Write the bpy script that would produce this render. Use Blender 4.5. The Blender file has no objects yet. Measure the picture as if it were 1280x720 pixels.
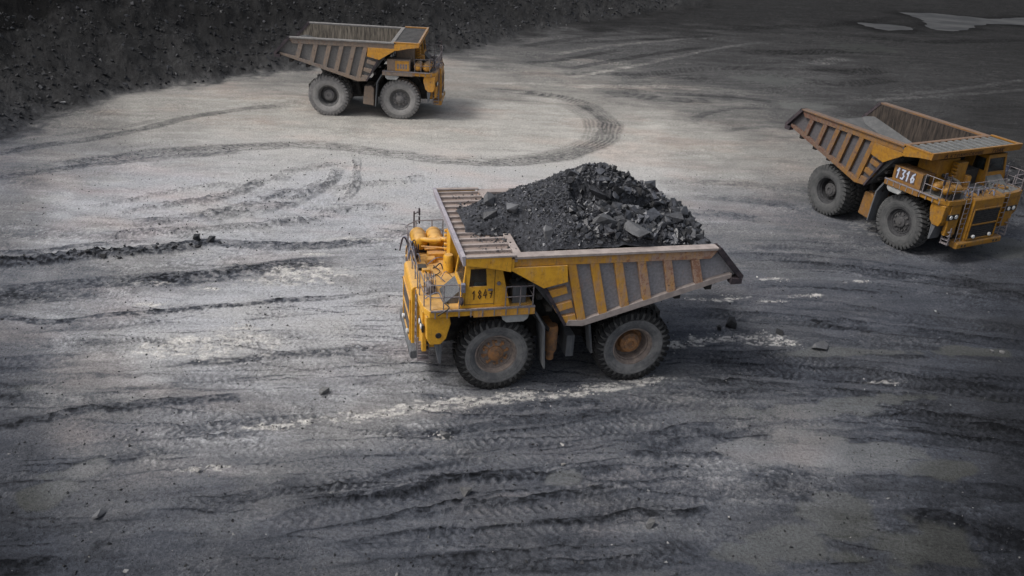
import bpy, bmesh, math, random
import numpy as np
from mathutils import Vector, Matrix, Quaternion

# ------------------------------------------------------------------ camera, sky, sun, exposure
C = bpy.context.scene.collection
scn = bpy.context.scene
PITCH, ROLL, CAMH = 0.45542459554683246, 0.06176145411230172, 17.642591843615488
cd = bpy.data.cameras.new('camera'); cam = bpy.data.objects.new('camera', cd); C.objects.link(cam)
cam.location = (0, 0, CAMH)
cam.rotation_mode = 'QUATERNION'
qx = Quaternion((1, 0, 0), math.pi/2 - PITCH)
cam.rotation_quaternion = qx @ Quaternion((0, 0, 1), ROLL)
cd.sensor_width = 36.0; cd.lens = 36.0*1077.3780156306611/1280.0
cd.clip_start = 0.1; cd.clip_end = 5000
scn.camera = cam

SUN_EL, SUN_AZ = math.radians(52), math.radians(-112)     # azimuth measured from +Y towards +X
w = bpy.data.worlds.new('World'); scn.world = w; w.use_nodes = True
nt = w.node_tree; nt.nodes.clear()
sky = nt.nodes.new('ShaderNodeTexSky'); sky.sky_type = 'NISHITA'; sky.sun_disc = False
sky.sun_elevation = SUN_EL; sky.sun_rotation = SUN_AZ
sky.air_density = 1.0; sky.dust_density = 5.0; sky.ozone_density = 1.0
hs = nt.nodes.new('ShaderNodeHueSaturation'); hs.inputs['Saturation'].default_value = 0.46
bg = nt.nodes.new('ShaderNodeBackground'); bg.inputs['Strength'].default_value = 0.13
wo = nt.nodes.new('ShaderNodeOutputWorld')
nt.links.new(sky.outputs[0], hs.inputs['Color']); nt.links.new(hs.outputs[0], bg.inputs['Color']); nt.links.new(bg.outputs[0], wo.inputs[0])
sd = bpy.data.lights.new('sun', 'SUN'); sd.energy = 1.7; sd.angle = math.radians(12); sd.color = (1.0, 0.98, 0.955)
sun = bpy.data.objects.new('sun', sd); C.objects.link(sun)
sdir = Vector((math.sin(SUN_AZ)*math.cos(SUN_EL), math.cos(SUN_AZ)*math.cos(SUN_EL), math.sin(SUN_EL)))
sun.rotation_mode = 'QUATERNION'; sun.rotation_quaternion = sdir.to_track_quat('Z', 'Y'); sun.location = (0, 0, 60)
scn.view_settings.view_transform = 'Standard'; scn.view_settings.look = 'None'
scn.view_settings.exposure = 0.12; scn.view_settings.gamma = 1.0; scn.view_settings.use_curve_mapping = False
scn.cycles.max_bounces = 5

# ------------------------------------------------------------------ ground data, world metres (x, y)
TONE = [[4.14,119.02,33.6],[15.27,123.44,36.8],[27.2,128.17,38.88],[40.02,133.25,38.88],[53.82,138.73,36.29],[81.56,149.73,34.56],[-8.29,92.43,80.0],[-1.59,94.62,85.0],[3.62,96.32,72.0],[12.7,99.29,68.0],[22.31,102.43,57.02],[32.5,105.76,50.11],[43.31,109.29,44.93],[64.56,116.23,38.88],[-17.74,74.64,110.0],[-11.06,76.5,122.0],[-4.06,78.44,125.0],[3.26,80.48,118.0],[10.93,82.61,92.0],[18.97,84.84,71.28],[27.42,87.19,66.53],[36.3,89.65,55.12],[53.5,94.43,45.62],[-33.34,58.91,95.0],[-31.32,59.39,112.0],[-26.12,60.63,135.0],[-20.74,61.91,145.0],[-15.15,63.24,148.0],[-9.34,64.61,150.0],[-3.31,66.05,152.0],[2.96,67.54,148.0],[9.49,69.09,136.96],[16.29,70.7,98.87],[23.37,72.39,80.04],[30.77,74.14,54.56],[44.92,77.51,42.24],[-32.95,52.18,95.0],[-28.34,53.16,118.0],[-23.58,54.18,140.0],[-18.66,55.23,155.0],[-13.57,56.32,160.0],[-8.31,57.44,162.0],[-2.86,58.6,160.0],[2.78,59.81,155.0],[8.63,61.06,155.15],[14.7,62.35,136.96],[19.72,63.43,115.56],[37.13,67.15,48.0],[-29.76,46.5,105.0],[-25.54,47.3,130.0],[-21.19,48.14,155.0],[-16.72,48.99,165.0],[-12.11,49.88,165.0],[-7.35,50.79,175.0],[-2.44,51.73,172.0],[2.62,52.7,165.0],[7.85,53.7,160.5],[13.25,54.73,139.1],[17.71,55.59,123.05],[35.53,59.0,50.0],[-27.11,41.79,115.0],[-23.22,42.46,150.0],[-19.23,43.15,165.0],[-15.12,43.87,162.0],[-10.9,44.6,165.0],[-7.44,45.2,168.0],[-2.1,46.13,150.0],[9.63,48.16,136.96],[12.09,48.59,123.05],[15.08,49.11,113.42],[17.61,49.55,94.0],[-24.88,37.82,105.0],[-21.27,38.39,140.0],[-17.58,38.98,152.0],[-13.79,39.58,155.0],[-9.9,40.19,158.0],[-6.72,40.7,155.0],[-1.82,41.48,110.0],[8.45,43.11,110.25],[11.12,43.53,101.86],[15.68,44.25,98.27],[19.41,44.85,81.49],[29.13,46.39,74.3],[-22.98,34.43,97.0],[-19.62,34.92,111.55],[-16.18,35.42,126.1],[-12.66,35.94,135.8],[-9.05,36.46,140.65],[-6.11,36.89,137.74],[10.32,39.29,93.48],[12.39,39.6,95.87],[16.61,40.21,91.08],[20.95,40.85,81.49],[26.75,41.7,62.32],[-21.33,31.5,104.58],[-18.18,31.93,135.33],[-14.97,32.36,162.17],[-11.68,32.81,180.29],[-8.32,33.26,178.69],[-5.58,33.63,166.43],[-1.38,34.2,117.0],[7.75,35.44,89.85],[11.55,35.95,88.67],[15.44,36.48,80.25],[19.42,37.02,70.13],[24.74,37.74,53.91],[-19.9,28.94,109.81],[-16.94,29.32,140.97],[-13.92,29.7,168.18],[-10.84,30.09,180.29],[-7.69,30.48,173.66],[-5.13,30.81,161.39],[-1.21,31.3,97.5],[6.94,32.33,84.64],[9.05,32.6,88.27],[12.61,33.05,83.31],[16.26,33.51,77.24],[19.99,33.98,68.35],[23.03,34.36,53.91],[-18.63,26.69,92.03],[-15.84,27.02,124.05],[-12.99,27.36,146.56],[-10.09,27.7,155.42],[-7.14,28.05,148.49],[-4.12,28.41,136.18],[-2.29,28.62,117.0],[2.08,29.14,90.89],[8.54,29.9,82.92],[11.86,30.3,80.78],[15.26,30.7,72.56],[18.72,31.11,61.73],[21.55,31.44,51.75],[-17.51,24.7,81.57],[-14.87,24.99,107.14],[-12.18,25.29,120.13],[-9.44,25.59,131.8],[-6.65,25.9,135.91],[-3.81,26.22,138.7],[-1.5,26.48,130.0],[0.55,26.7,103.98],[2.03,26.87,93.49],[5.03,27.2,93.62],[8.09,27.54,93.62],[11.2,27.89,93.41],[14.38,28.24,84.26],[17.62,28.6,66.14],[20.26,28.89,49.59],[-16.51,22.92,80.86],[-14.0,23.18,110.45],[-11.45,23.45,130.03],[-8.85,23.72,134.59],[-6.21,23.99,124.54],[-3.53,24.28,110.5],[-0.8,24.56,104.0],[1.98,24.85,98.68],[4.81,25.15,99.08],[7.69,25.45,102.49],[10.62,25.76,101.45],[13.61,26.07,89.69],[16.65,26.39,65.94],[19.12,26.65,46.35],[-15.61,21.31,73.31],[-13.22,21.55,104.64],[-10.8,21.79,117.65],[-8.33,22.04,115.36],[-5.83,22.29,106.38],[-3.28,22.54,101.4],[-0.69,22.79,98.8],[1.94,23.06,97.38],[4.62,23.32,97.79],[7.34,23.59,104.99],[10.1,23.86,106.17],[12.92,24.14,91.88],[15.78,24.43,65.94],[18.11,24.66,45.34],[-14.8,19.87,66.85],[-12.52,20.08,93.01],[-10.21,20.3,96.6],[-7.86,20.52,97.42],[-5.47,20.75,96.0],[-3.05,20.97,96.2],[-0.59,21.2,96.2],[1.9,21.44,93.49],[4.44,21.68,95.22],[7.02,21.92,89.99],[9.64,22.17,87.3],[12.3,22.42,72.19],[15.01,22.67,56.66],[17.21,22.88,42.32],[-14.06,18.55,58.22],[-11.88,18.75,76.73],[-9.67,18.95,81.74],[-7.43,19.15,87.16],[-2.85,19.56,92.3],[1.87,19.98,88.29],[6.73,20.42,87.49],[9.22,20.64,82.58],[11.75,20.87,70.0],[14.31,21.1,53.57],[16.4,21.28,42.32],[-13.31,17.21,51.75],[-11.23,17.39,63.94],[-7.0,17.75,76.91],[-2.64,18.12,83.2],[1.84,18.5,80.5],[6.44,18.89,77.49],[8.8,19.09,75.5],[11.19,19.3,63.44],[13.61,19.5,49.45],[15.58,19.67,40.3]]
TRACKS = [[[[-32.72,44.64],[-29.97,46.89],[-27.34,49.05],[-24.81,50.99],[-22.05,52.91],[-18.45,54.55],[-14.56,55.92],[-11.87,55.93],[-9.61,55.32],[-6.87,54.82],[-3.67,54.6],[-0.52,55.06],[2.71,56.77],[5.36,59.96],[6.57,63.1],[6.75,67.22],[5.38,71.19],[3.1,73.64],[0.34,74.67],[-2.45,74.82],[-6.5,73.46]],1.5,-0.62,-0.03,0.02,0.12],[[[-4.74,54.73],[-0.53,55.41],[2.73,57.32],[5.12,60.71],[5.92,64.04],[5.63,67.44],[4.04,71.12],[2.4,72.9]],1.9,-0.45,0,0.03,0.08],[[[-32.37,44.09],[-29.61,46.24],[-27.65,47.78],[-24.42,50.1],[-20.33,52.41],[-16.76,54.18]],0.8,-0.5,0,0.0,0.1],[[[-34.52,47.47],[-31.92,50.35],[-30.04,52.45],[-28.01,54.69],[-25.63,57.97],[-23.45,61.26],[-20.28,64.36],[-16.76,66.21]],0.9,-0.6,-0.02,0.0,0.15],[[[-35.14,48.44],[-32.68,51.71],[-30.26,54.95],[-26.88,58.3],[-24.14,61.55]],0.5,-0.2,0,0,0.1],[[[-6.35,71.78],[3.05,71.41],[6.9,69.22]],0.5,-0.25,0,0,0],[[[-21.44,41.82],[-19.32,43.38],[-17.19,44.76],[-15.96,46.57],[-15.04,49.02]],0.92,-0.36,0.09,0.04,0.0],[[[-20.3,40.66],[-17.83,41.74],[-15.46,43.56],[-13.92,45.86],[-12.99,47.95]],1.03,-0.4,0.09,0.04,0.0],[[[-17.39,41.7],[-14.77,42.72],[-13.19,44.83],[-12.21,47.25],[-11.11,49.77]],1.15,-0.29,0.09,0.04,0.0],[[[-13.7,43.5],[-12.33,44.98],[-11.48,47.11],[-11.25,49.29],[-11.4,52.38]],0.69,-0.25,0.09,0.04,0.0],[[[-10.1,44.99],[-9.68,47.44],[-10.13,51.03],[-10.98,54.15]],0.57,-0.22,0.09,0.04,0.0],[[[-14.43,47.68],[-14.16,50.24],[-12.51,51.67],[-11.16,52.43]],1.03,-0.25,0.09,0.04,0.0],[[[-21.46,38.77],[-18.73,39.83],[-15.73,40.53],[-13.16,41.62],[-10.43,42.52]],0.92,-0.22,0.09,0.04,0.0],[[[-11.03,47.19],[-9.43,48.61],[-7.18,49.61],[-5.41,51.16]],1.03,-0.25,0.09,0.04,0.0],[[[-13.63,41.76],[-11.31,42.61],[-9.14,44.66],[-6.66,45.98]],0.8,-0.22,0.09,0.04,0.0],[[[-23.12,42.24],[-21.33,44.02],[-18.99,46.01],[-16.82,47.81]],0.57,-0.14,0.09,0.04,0.0],[[[-26.31,34.58],[-23.52,35.39],[-22.24,35.76],[-20.68,36.36],[-19.08,36.98],[-17.79,37.56],[-16.1,38.21],[-14.77,38.91]],1.1,-1.45,0.14,0.03,0],[[[-17.5,37.79],[-15.87,38.64],[-14.73,39.02],[-12.41,38.98],[-8.99,39.72],[-5.94,41.03]],0.9,-0.8,0.06,0.03,0],[[[-26.85,35.43],[-24.08,36.4],[-22.17,37.07],[-20.33,38.04],[-17.5,38.78]],0.5,-0.8,0.03,0.02,0],[[[-24.32,31.46],[-21.88,32.48],[-20.18,33.19],[-18.42,33.92],[-16.54,34.52],[-14.6,35.13]],1.1,-0.95,-0.03,0.05,0.2],[[[-17.35,33.91],[-15.51,34.66],[-13.93,35.32],[-11.99,36.21],[-9.99,37.23],[-8.21,37.87]],1.3,-1.05,0.04,0.05,0.1],[[[-23.88,30.76],[-21.41,31.64],[-19.7,32.24],[-17.29,32.96]],0.8,-0.7,-0.02,0.04,0.2],[[[-23.73,30.53],[-20.66,30.31],[-18.64,30.16],[-17.51,30.51],[-16.73,30.96],[-13.83,32.07],[-11.06,33.04],[-8.46,33.86],[-5.09,35.14]],0.4,-1.1,0.03,0.05,0],[[[-19.57,29.5],[-17.84,29.86],[-16.16,30.41],[-13.92,31.4]],0.7,-0.35,-0.02,0.06,0.2],[[[-17.24,28.64],[-16.14,28.97],[-15.12,28.78]],0.5,-0.6,0,0.03,0],[[[-21.12,26.43],[-18.78,26.96],[-17.18,27.32],[-15.53,27.64]],0.8,-0.4,0,0.04,0.2],[[[-13.61,27.4],[-11.69,27.92],[-10.29,28.33],[-7.39,29.17],[-4.39,30.24]],0.45,-0.75,0.02,0.05,0.1],[[[-18.59,22.46],[-16.7,23.26],[-15.39,23.81],[-14.51,24.24],[-13.1,24.79],[-12.1,25.1],[-10.02,25.63],[-8.66,25.89]],0.55,-0.8,0.04,0.02,0],[[[-20.34,25.2],[-17.78,25.18],[-16.93,25.17],[-16.18,25.36]],0.9,-0.7,0,0.05,0.2],[[[-5.99,26.94],[-5.2,27.47],[-4.36,27.91]],0.5,-0.4,0,0.03,0],[[[-14.07,21.23],[-13.26,21.63],[-12.15,21.99],[-10.58,22.57]],0.5,-0.5,0.03,0.04,0],[[[-14.87,16.62],[-13.2,17.02],[-12.24,17.25],[-11.38,17.47]],0.6,-0.9,0.06,0.04,0],[[[-11.44,17.83],[-11.16,18.17],[-11.15,18.65]],0.4,-0.5,0.03,0.03,0],[[[-6.89,20.54],[-5.56,21.12],[-4.16,21.64],[-2.72,22.26],[-1.22,22.91],[0.34,23.5]],0.4,-0.42,0.05,0.09,0.0],[[[-6.57,20.27],[-4.96,20.64],[-3.56,21.04],[-2.61,21.36],[-1.65,21.88],[-0.14,22.19],[1.93,22.55],[3.52,22.87],[4.89,23.35]],0.42,-0.5,0.06,0.09,0.0],[[[-7.31,18.76],[-5.68,19.58],[-4.15,20.21],[-3.01,20.68],[-1.59,21.19],[0.38,22.08],[2.46,22.69]],0.9,-0.12,-0.07,0.08,0.35],[[[-4.73,19.56],[-2.92,20.07],[-1.3,20.69],[0.4,21.15],[1.91,21.59],[3.46,22.09],[5.31,22.51],[6.66,22.77]],0.28,-0.75,0.05,0.05,0],[[[-3.26,19.19],[-1.46,19.86],[0.42,20.49],[2.39,21.03],[4.43,21.52],[6.0,21.9]],0.9,-0.1,-0.06,0.09,0.3],[[[0.43,20.13],[1.88,20.33],[3.86,20.8],[5.33,20.79],[6.37,21.1],[7.07,21.54]],0.3,-0.8,0.05,0.04,0],[[[3.58,23.74],[4.69,23.98],[6.33,24.01],[7.7,24.06],[8.18,23.76]],0.35,-0.7,0.06,0.05,0],[[[3.67,23.23],[4.59,23.06],[5.68,23.3],[6.48,23.29]],0.35,-0.7,0.06,0.05,0],[[[4.16,24.15],[5.62,24.86],[7.13,25.49],[8.56,25.54]],0.8,-0.35,0.04,0.1,0.2],[[[6.95,24.44],[8.48,25.15],[10.03,25.7]],0.9,-0.2,-0.03,0.1,0.2],[[[-4.03,23.99],[-2.71,24.36],[-1.91,24.63],[0.29,25.3],[2.0,25.83],[3.76,26.22],[5.84,26.55]],0.45,-0.5,0.03,0.07,0.1],[[[-1.83,23.72],[0.32,24.31],[2.55,25.01],[4.86,25.64],[6.99,26.37]],0.9,-0.1,-0.05,0.08,0.3],[[[-2.55,25.34],[-0.31,25.99],[2.02,26.6],[4.42,27.13]],0.5,-0.5,0.02,0.04,0],[[[-5.31,18.05],[-3.83,18.49],[-2.29,18.88],[-0.47,19.23],[1.86,19.71],[3.79,20.01]],1.0,-0.2,-0.05,0.07,0.3],[[[-9.93,19.61],[-8.27,20.3],[-7.23,20.88],[-5.66,21.57]],0.5,-0.3,0.02,0.04,0.1],[[[-2.61,17.91],[-0.42,18.34],[1.84,18.66],[4.16,19.02],[6.54,19.38]],0.9,-0.3,0.03,0.09,0.2],[[[8.13,22.34],[8.94,22.99],[9.87,22.99],[10.19,22.3]],1.2,-0.45,0.03,0.09,0.0],[[[11.5,24.0],[12.33,24.44],[12.88,24.81]],0.6,-0.7,0.05,0.04,0],[[[12.81,25.04],[13.51,25.01],[13.99,24.79]],0.4,-0.4,0.03,0.04,0],[[[8.57,21.99],[9.88,22.11],[11.34,22.65]],0.5,-0.5,0.02,0.04,0],[[[8.44,21.44],[9.94,21.43],[10.85,21.15],[12.21,21.45]],0.4,-0.5,0.03,0.05,0],[[[12.24,21.2],[13.44,21.38],[14.35,21.17],[15.14,20.74],[15.98,20.47],[17.82,19.88]],0.8,-0.75,0.08,0.05,0],[[[14.66,21.31],[15.58,21.14],[16.13,20.76],[17.72,19.69]],0.5,-0.6,0.06,0.04,0],[[[9.8,19.34],[10.34,19.55],[10.86,19.36]],0.8,-0.4,0.05,0.06,0],[[[11.71,19.44],[12.64,19.42],[12.98,19.13]],0.6,-0.5,0.05,0.05,0],[[[12.74,26.99],[14.98,27.39],[17.12,27.46],[19.44,27.29],[22.04,27.11]],0.3,-0.6,0.04,0.05,0],[[[12.27,26.43],[15.33,26.75],[17.88,26.52],[18.91,26.23],[21.16,25.6]],0.9,-0.25,-0.04,0.06,0.3],[[[9.44,25.64],[11.69,25.48],[14.11,25.88],[16.42,25.88],[18.47,25.38],[20.71,24.83]],0.8,-0.25,-0.02,0.04,0.2],[[[10.83,22.68],[12.51,23.0],[14.13,23.07],[16.18,22.94],[17.16,22.8],[19.33,22.47]],0.7,-0.25,-0.02,0.03,0.2],[[[7.07,34.56],[9.45,34.72],[11.58,34.54],[14.41,34.37],[17.23,34.21],[22.56,33.44],[25.48,33.02]],0.9,-0.3,-0.04,0.12,0.3],[[[7.81,35.85],[10.5,36.3],[13.48,36.21],[17.05,35.72],[23.35,35.0],[26.43,34.64]],0.9,-0.15,-0.04,0.12,0.2],[[[6.59,29.8],[8.56,30.03],[10.49,30.01],[12.43,29.99],[14.94,29.8],[20.38,29.13],[23.03,28.81]],0.9,-0.3,-0.05,0.13,0.3],[[[6.71,30.63],[9.38,30.89],[12.01,30.82],[14.62,30.75],[20.88,30.13],[23.64,29.85]],0.8,-0.15,-0.03,0.12,0.2],[[[6.6,32.29],[9.16,33.18],[12.61,33.05],[15.95,32.62],[21.83,31.99],[24.7,31.69]],0.6,-0.2,0,0.05,0.1],[[[6.72,28.5],[9.56,28.71],[12.04,28.65],[14.42,28.36],[17.49,28.31]],1.0,-0.4,0.03,0.06,0.0],[[[11.59,37.83],[14.37,38.04],[16.29,37.96],[18.62,37.93]],0.3,-0.6,0.03,0.04,0],[[[13.05,40.67],[16.44,40.97],[19.45,40.15],[25.61,39.44],[28.99,39.05]],0.9,-0.2,-0.03,0.1,0.3],[[[10.67,41.11],[15.0,41.77],[18.26,41.44],[22.05,40.52],[24.98,38.2],[27.39,36.29]],0.9,-0.2,-0.03,0.1,0.3],[[[12.35,43.17],[15.49,43.55],[18.09,43.52]],0.9,-0.2,-0.03,0.1,0.3],[[[13.14,34.97],[14.99,33.93],[16.77,33.93]],0.3,-0.6,0.02,0.04,0],[[[12.42,32.32],[14.37,32.02],[16.32,31.79],[18.37,31.84]],0.35,-0.6,0.03,0.03,0],[[[30.25,51.04],[31.08,50.23],[33.9,47.48]],0.5,-0.7,0.05,0.03,0],[[[-11.35,31.74],[-8.86,32.59],[-6.27,33.54],[-4.94,34.03]],0.8,-0.18,-0.02,0.05,0.2],[[[-11.36,26.98],[-9.18,27.69],[-6.64,28.59],[-4.25,29.3]],0.9,-0.15,-0.03,0.06,0.2],[[[-20.97,26.2],[-18.34,26.17],[-14.84,26.14],[-12.05,26.46],[-8.64,26.85]],0.9,-0.25,-0.02,0.06,0.2],[[[-13.9,22.97],[-10.93,23.5],[-8.2,24.25],[-5.86,24.89]],0.8,-0.15,-0.02,0.05,0.2],[[[-14.42,24.06],[-11.41,24.77],[-8.49,25.29]],0.8,0.12,0,0.03,0.0],[[[3.35,84.7],[8.45,90.47],[15.14,97.28],[21.52,103.15]],1.03,-0.62,0,0.0,0.0],[[[-0.58,86.55],[3.47,89.76],[10.76,97.72]],1.03,-0.62,0,0.0,0.0],[[[2.55,83.03],[8.02,84.6],[13.54,85.09],[19.11,85.59]],1.72,-0.46,0,0.0,0.0],[[[5.96,75.54],[8.84,76.29],[12.27,75.41],[17.31,76.12]],1.84,-0.62,0,0.0,0.0],[[[7.81,81.74],[15.57,88.26],[22.75,91.52],[28.76,92.09]],1.84,-0.46,0,0.0,0.0],[[[-1.59,94.62],[7.59,104.62],[15.79,109.69]],1.38,-0.39,0,0.0,0.0],[[[1.84,91.33],[9.08,99.06],[21.69,109.52]],0.92,0.42,0,0.0,0.0],[[[3.26,80.81],[10.77,88.77],[21.14,101.08],[29.43,108.9]],0.8,0.51,0,0.0,0.0],[[[3.67,98.71],[13.25,104.46],[23.91,110.86]],1.15,-0.46,0,0.0,0.0],[[[22.31,102.43],[27.59,101.24],[36.06,104.92],[45.12,108.84]],2.88,-0.62,0,0.0,0.0],[[[29.48,94.74],[34.05,92.83],[39.45,96.02]],2.88,-0.62,0,0.0,0.0],[[[27.42,87.19],[32.06,86.69],[38.45,90.99]],2.3,-0.54,0,0.0,0.0],[[[31.94,81.67],[39.28,84.87],[53.5,94.43],[66.24,102.99]],0.92,0.42,0,0.0,0.0],[[[27.86,78.19],[36.7,82.26],[50.9,89.3],[61.25,94.43]],0.92,0.42,0,0.0,0.0],[[[29.8,99.17],[31.92,97.16],[36.8,101.34]],2.3,0.51,0,0.0,0.0],[[[22.54,114.45],[32.21,120.47],[45.46,128.09],[58.17,140.46]],2.3,-0.46,0,0.0,0.0],[[[13.33,68.76],[16.65,72.62],[21.18,74.54]],0.8,-0.46,0,0.0,0.0],[[[15.34,65.71],[19.69,68.3],[21.95,67.18]],0.69,-0.31,0,0.0,0.0],[[[3.2,77.86],[10.63,79.87],[18.17,80.6],[25.45,79.99]],1.38,0.34,0,0.0,0.0],[[[41.92,117.16],[52.2,116.62],[68.1,123.2],[81.16,128.62]],2.3,-0.62,0,0.0,0.0],[[[11.77,77.05],[17.67,77.98],[23.21,77.02]],1.15,-0.46,0,0.0,0.0],[[[10.81,52.68],[13.0,53.4],[16.1,53.35]],1.03,-0.46,0,0.0,0.0],[[[9.95,50.29],[13.43,50.49],[16.23,49.86],[17.03,49.17]],1.03,-0.39,0,0.0,0.0],[[[9.11,47.81],[11.88,47.5],[14.56,46.93]],1.15,-0.46,0,0.0,0.0],[[[-4.16,80.08],[1.78,82.81],[7.92,83.15]],0.92,-0.23,0,0.0,0.0],[[[-4.67,76.68],[0.3,78.35],[4.66,78.26]],0.69,0.2,0,0.0,0.0]]
WHITE = [[-6.74,24.5,1.2,0.15,1],[-5.84,24.79,1.0,0.13,0.9],[-4.51,25.23,1.2,0.13,1],[-3.43,25.59,1.2,0.13,1],[-2.47,25.95,1.2,0.15,1],[-1.49,26.32,1.2,0.15,1],[-0.34,26.71,1.2,0.25,1],[0.69,27.1,1.0,0.3,1],[2.04,27.3,0.8,0.2,1],[3.26,27.71,0.7,0.25,1],[4.2,28.1,0.8,0.2,0.8],[5.17,28.5,0.8,0.15,1],[5.83,28.87,0.6,0.12,1],[-8.01,24.08,0.8,0.1,0.8],[-7.47,24.1,0.5,0.08,0.8],[7.91,31.97,0.9,0.3,1],[9.17,32.33,0.6,0.2,1],[10.91,32.48,1.0,0.45,1],[11.89,32.26,0.6,0.2,0.6],[7.0,31.52,0.6,0.3,0.8],[-11.82,29.19,2.0,0.8,0.75],[-13.06,28.72,1.2,0.5,0.6],[-10.74,29.77,1.2,0.4,0.6],[-9.74,36.19,1.5,0.8,0.9],[-10.6,35.2,1.2,0.5,0.5],[-10.8,30.83,0.6,0.3,0.8],[-9.58,21.59,0.5,0.1,0.8],[-8.91,21.86,0.4,0.08,0.7],[8.96,36.09,1.0,0.12,0.7],[10.36,36.54,0.6,0.1,0.7],[12.21,36.37,0.7,0.1,0.7],[14.12,37.14,0.8,0.12,0.6],[17.5,39.21,0.7,0.1,0.4],[12.99,38.75,0.8,0.12,0.5],[15.18,29.59,0.8,0.12,0.3],[-15.7,34.22,1,0.15,0.5],[-9.5,38.44,0.8,0.15,0.4],[-13.45,34.13,0.6,0.15,0.5],[-2.01,24.2,0.3,0.08,1],[21.04,46.89,2,1.0,0.15],[-14.97,32.36,0.8,0.2,0.5],[-7.92,40.51,1.5,0.3,0.4]]
MUD = [[10.64,24.81,2.6,0.9,0.35],[13.0,24.37,2.4,0.9,0.3],[8.36,24.58,1.3,0.5,0.25],[11.02,27.22,2.5,0.5,0.3],[15.02,28.31,2.5,0.4,0.2],[10.79,20.96,2.2,1.0,0.25],[12.6,19.91,2.0,0.8,0.25],[8.54,19.89,1.5,0.7,0.25],[14.33,31.88,2.5,0.35,0.3],[19.7,32.54,2.0,0.4,0.25],[-13.04,21.17,0.8,0.5,0.25],[-14.24,26.1,2,0.4,0.2],[-13.44,20.0,0.8,0.6,0.15],[27.04,44.91,2.4,1.6,0.35],[24.41,76.17,3,1.6,0.3],[23.99,86.23,3.5,2.5,0.3],[41.1,108.57,4,3,0.3],[1.92,22.23,0.8,0.3,0.15],[15.01,23.92,1.6,0.5,0.15]]
TOE = [[-36.77,47.33],[-34.51,54.96],[-33.54,60.42],[-31.3,65.85],[-27.38,69.62],[-24.32,73.43],[-22.11,76.63],[-15.77,82.73],[-8.05,89.9],[-1.72,99.34],[3.95,110.64]]
PUDDLES = [[[58.52,144.7],[66.5,145.41],[73.15,143.14],[80.5,147.64],[87.65,148.78],[83.79,141.76],[75.57,137.94],[68.58,136.06],[63.4,129.91],[58.63,126.85],[57.59,129.84],[59.65,137.9]],[[47.3,130.19],[50.06,129.82],[53.85,129.15],[53.96,126.48],[49.15,124.08],[47.65,126.17]]]
STONES = [[9.67,33.46,0.42,0,"upright black coal lump on the ground behind the loaded dump truck"],[9.12,33.18,0.2,0,"small black lump left of the upright coal lump behind the loaded truck"],[11.72,33.08,0.24,0,"dark lump just beyond the white crushed rock patch"],[13.22,32.01,0.5,1,"flat grey slab of rock lying right of the white crushed rock"],[-2.01,24.2,0.28,2,"pale flat stone below the white crushed line under the front wheel"],[-1.03,21.32,0.24,2,"pale stone on the dark tread ridges below the loaded truck"],[-11.59,19.35,0.26,1,"lone round dark stone on the mud at lower left"],[-9.54,21.55,0.17,3,"largest white stone of the white cluster at lower left"],[4.61,20.33,0.24,2,"pale grey stone on the bottom edge rut right of centre"],[-15.74,39.06,0.34,0,"rounded black lump, left of the two on the coal windrow"],[-15.06,39.07,0.32,0,"rounded black lump, right of the two on the coal windrow"],[20.76,32.67,0.13,2,"left pale pebble of the pair at the far right"],[21.2,32.65,0.12,2,"right pale pebble of the pair at the far right"],[-6.62,26.43,0.25,2,"pale stone on the grey track left of the loaded truck"],[2.05,24.12,0.1,3,"small white stone on the dark ruts, upper of two"],[2.05,23.02,0.1,3,"small white stone on the dark ruts, lower of two"]]

# ------------------------------------------------------------------ numpy helpers
rng = np.random.default_rng(11)
LAT = rng.random((256, 256)).astype(np.float32)
def vnoise(x, y):
    xi = np.floor(x).astype(np.int64); yi = np.floor(y).astype(np.int64)
    fx = (x-xi).astype(np.float32); fy = (y-yi).astype(np.float32)
    fx = fx*fx*(3-2*fx); fy = fy*fy*(3-2*fy)
    a = LAT[xi & 255, yi & 255]; b = LAT[(xi+1) & 255, yi & 255]
    c = LAT[xi & 255, (yi+1) & 255]; d = LAT[(xi+1) & 255, (yi+1) & 255]
    return (a*(1-fx)+b*fx)*(1-fy)+(c*(1-fx)+d*fx)*fy-0.5
def fbm(x, y, o=4, seed=0, gain=0.55):
    r = 0; amp = 1.0; tot = 0
    for k in range(o):
        ca, sa = math.cos(0.6*k+seed), math.sin(0.6*k+seed)
        X = (x*ca-y*sa)*2**k+17.3*k+seed*31.7; Y = (x*sa+y*ca)*2**k+9.1*k+seed*13.9
        r = r+amp*vnoise(X, Y); tot += amp; amp *= gain
    return r/tot*2
def sstep(a, b, v):
    t = np.clip((v-a)/(b-a), 0, 1); return t*t*(3-2*t)
def s2l(v): v = v/255.0; return np.where(v <= .04045, v/12.92, ((v+.055)/1.055)**2.4)

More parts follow.
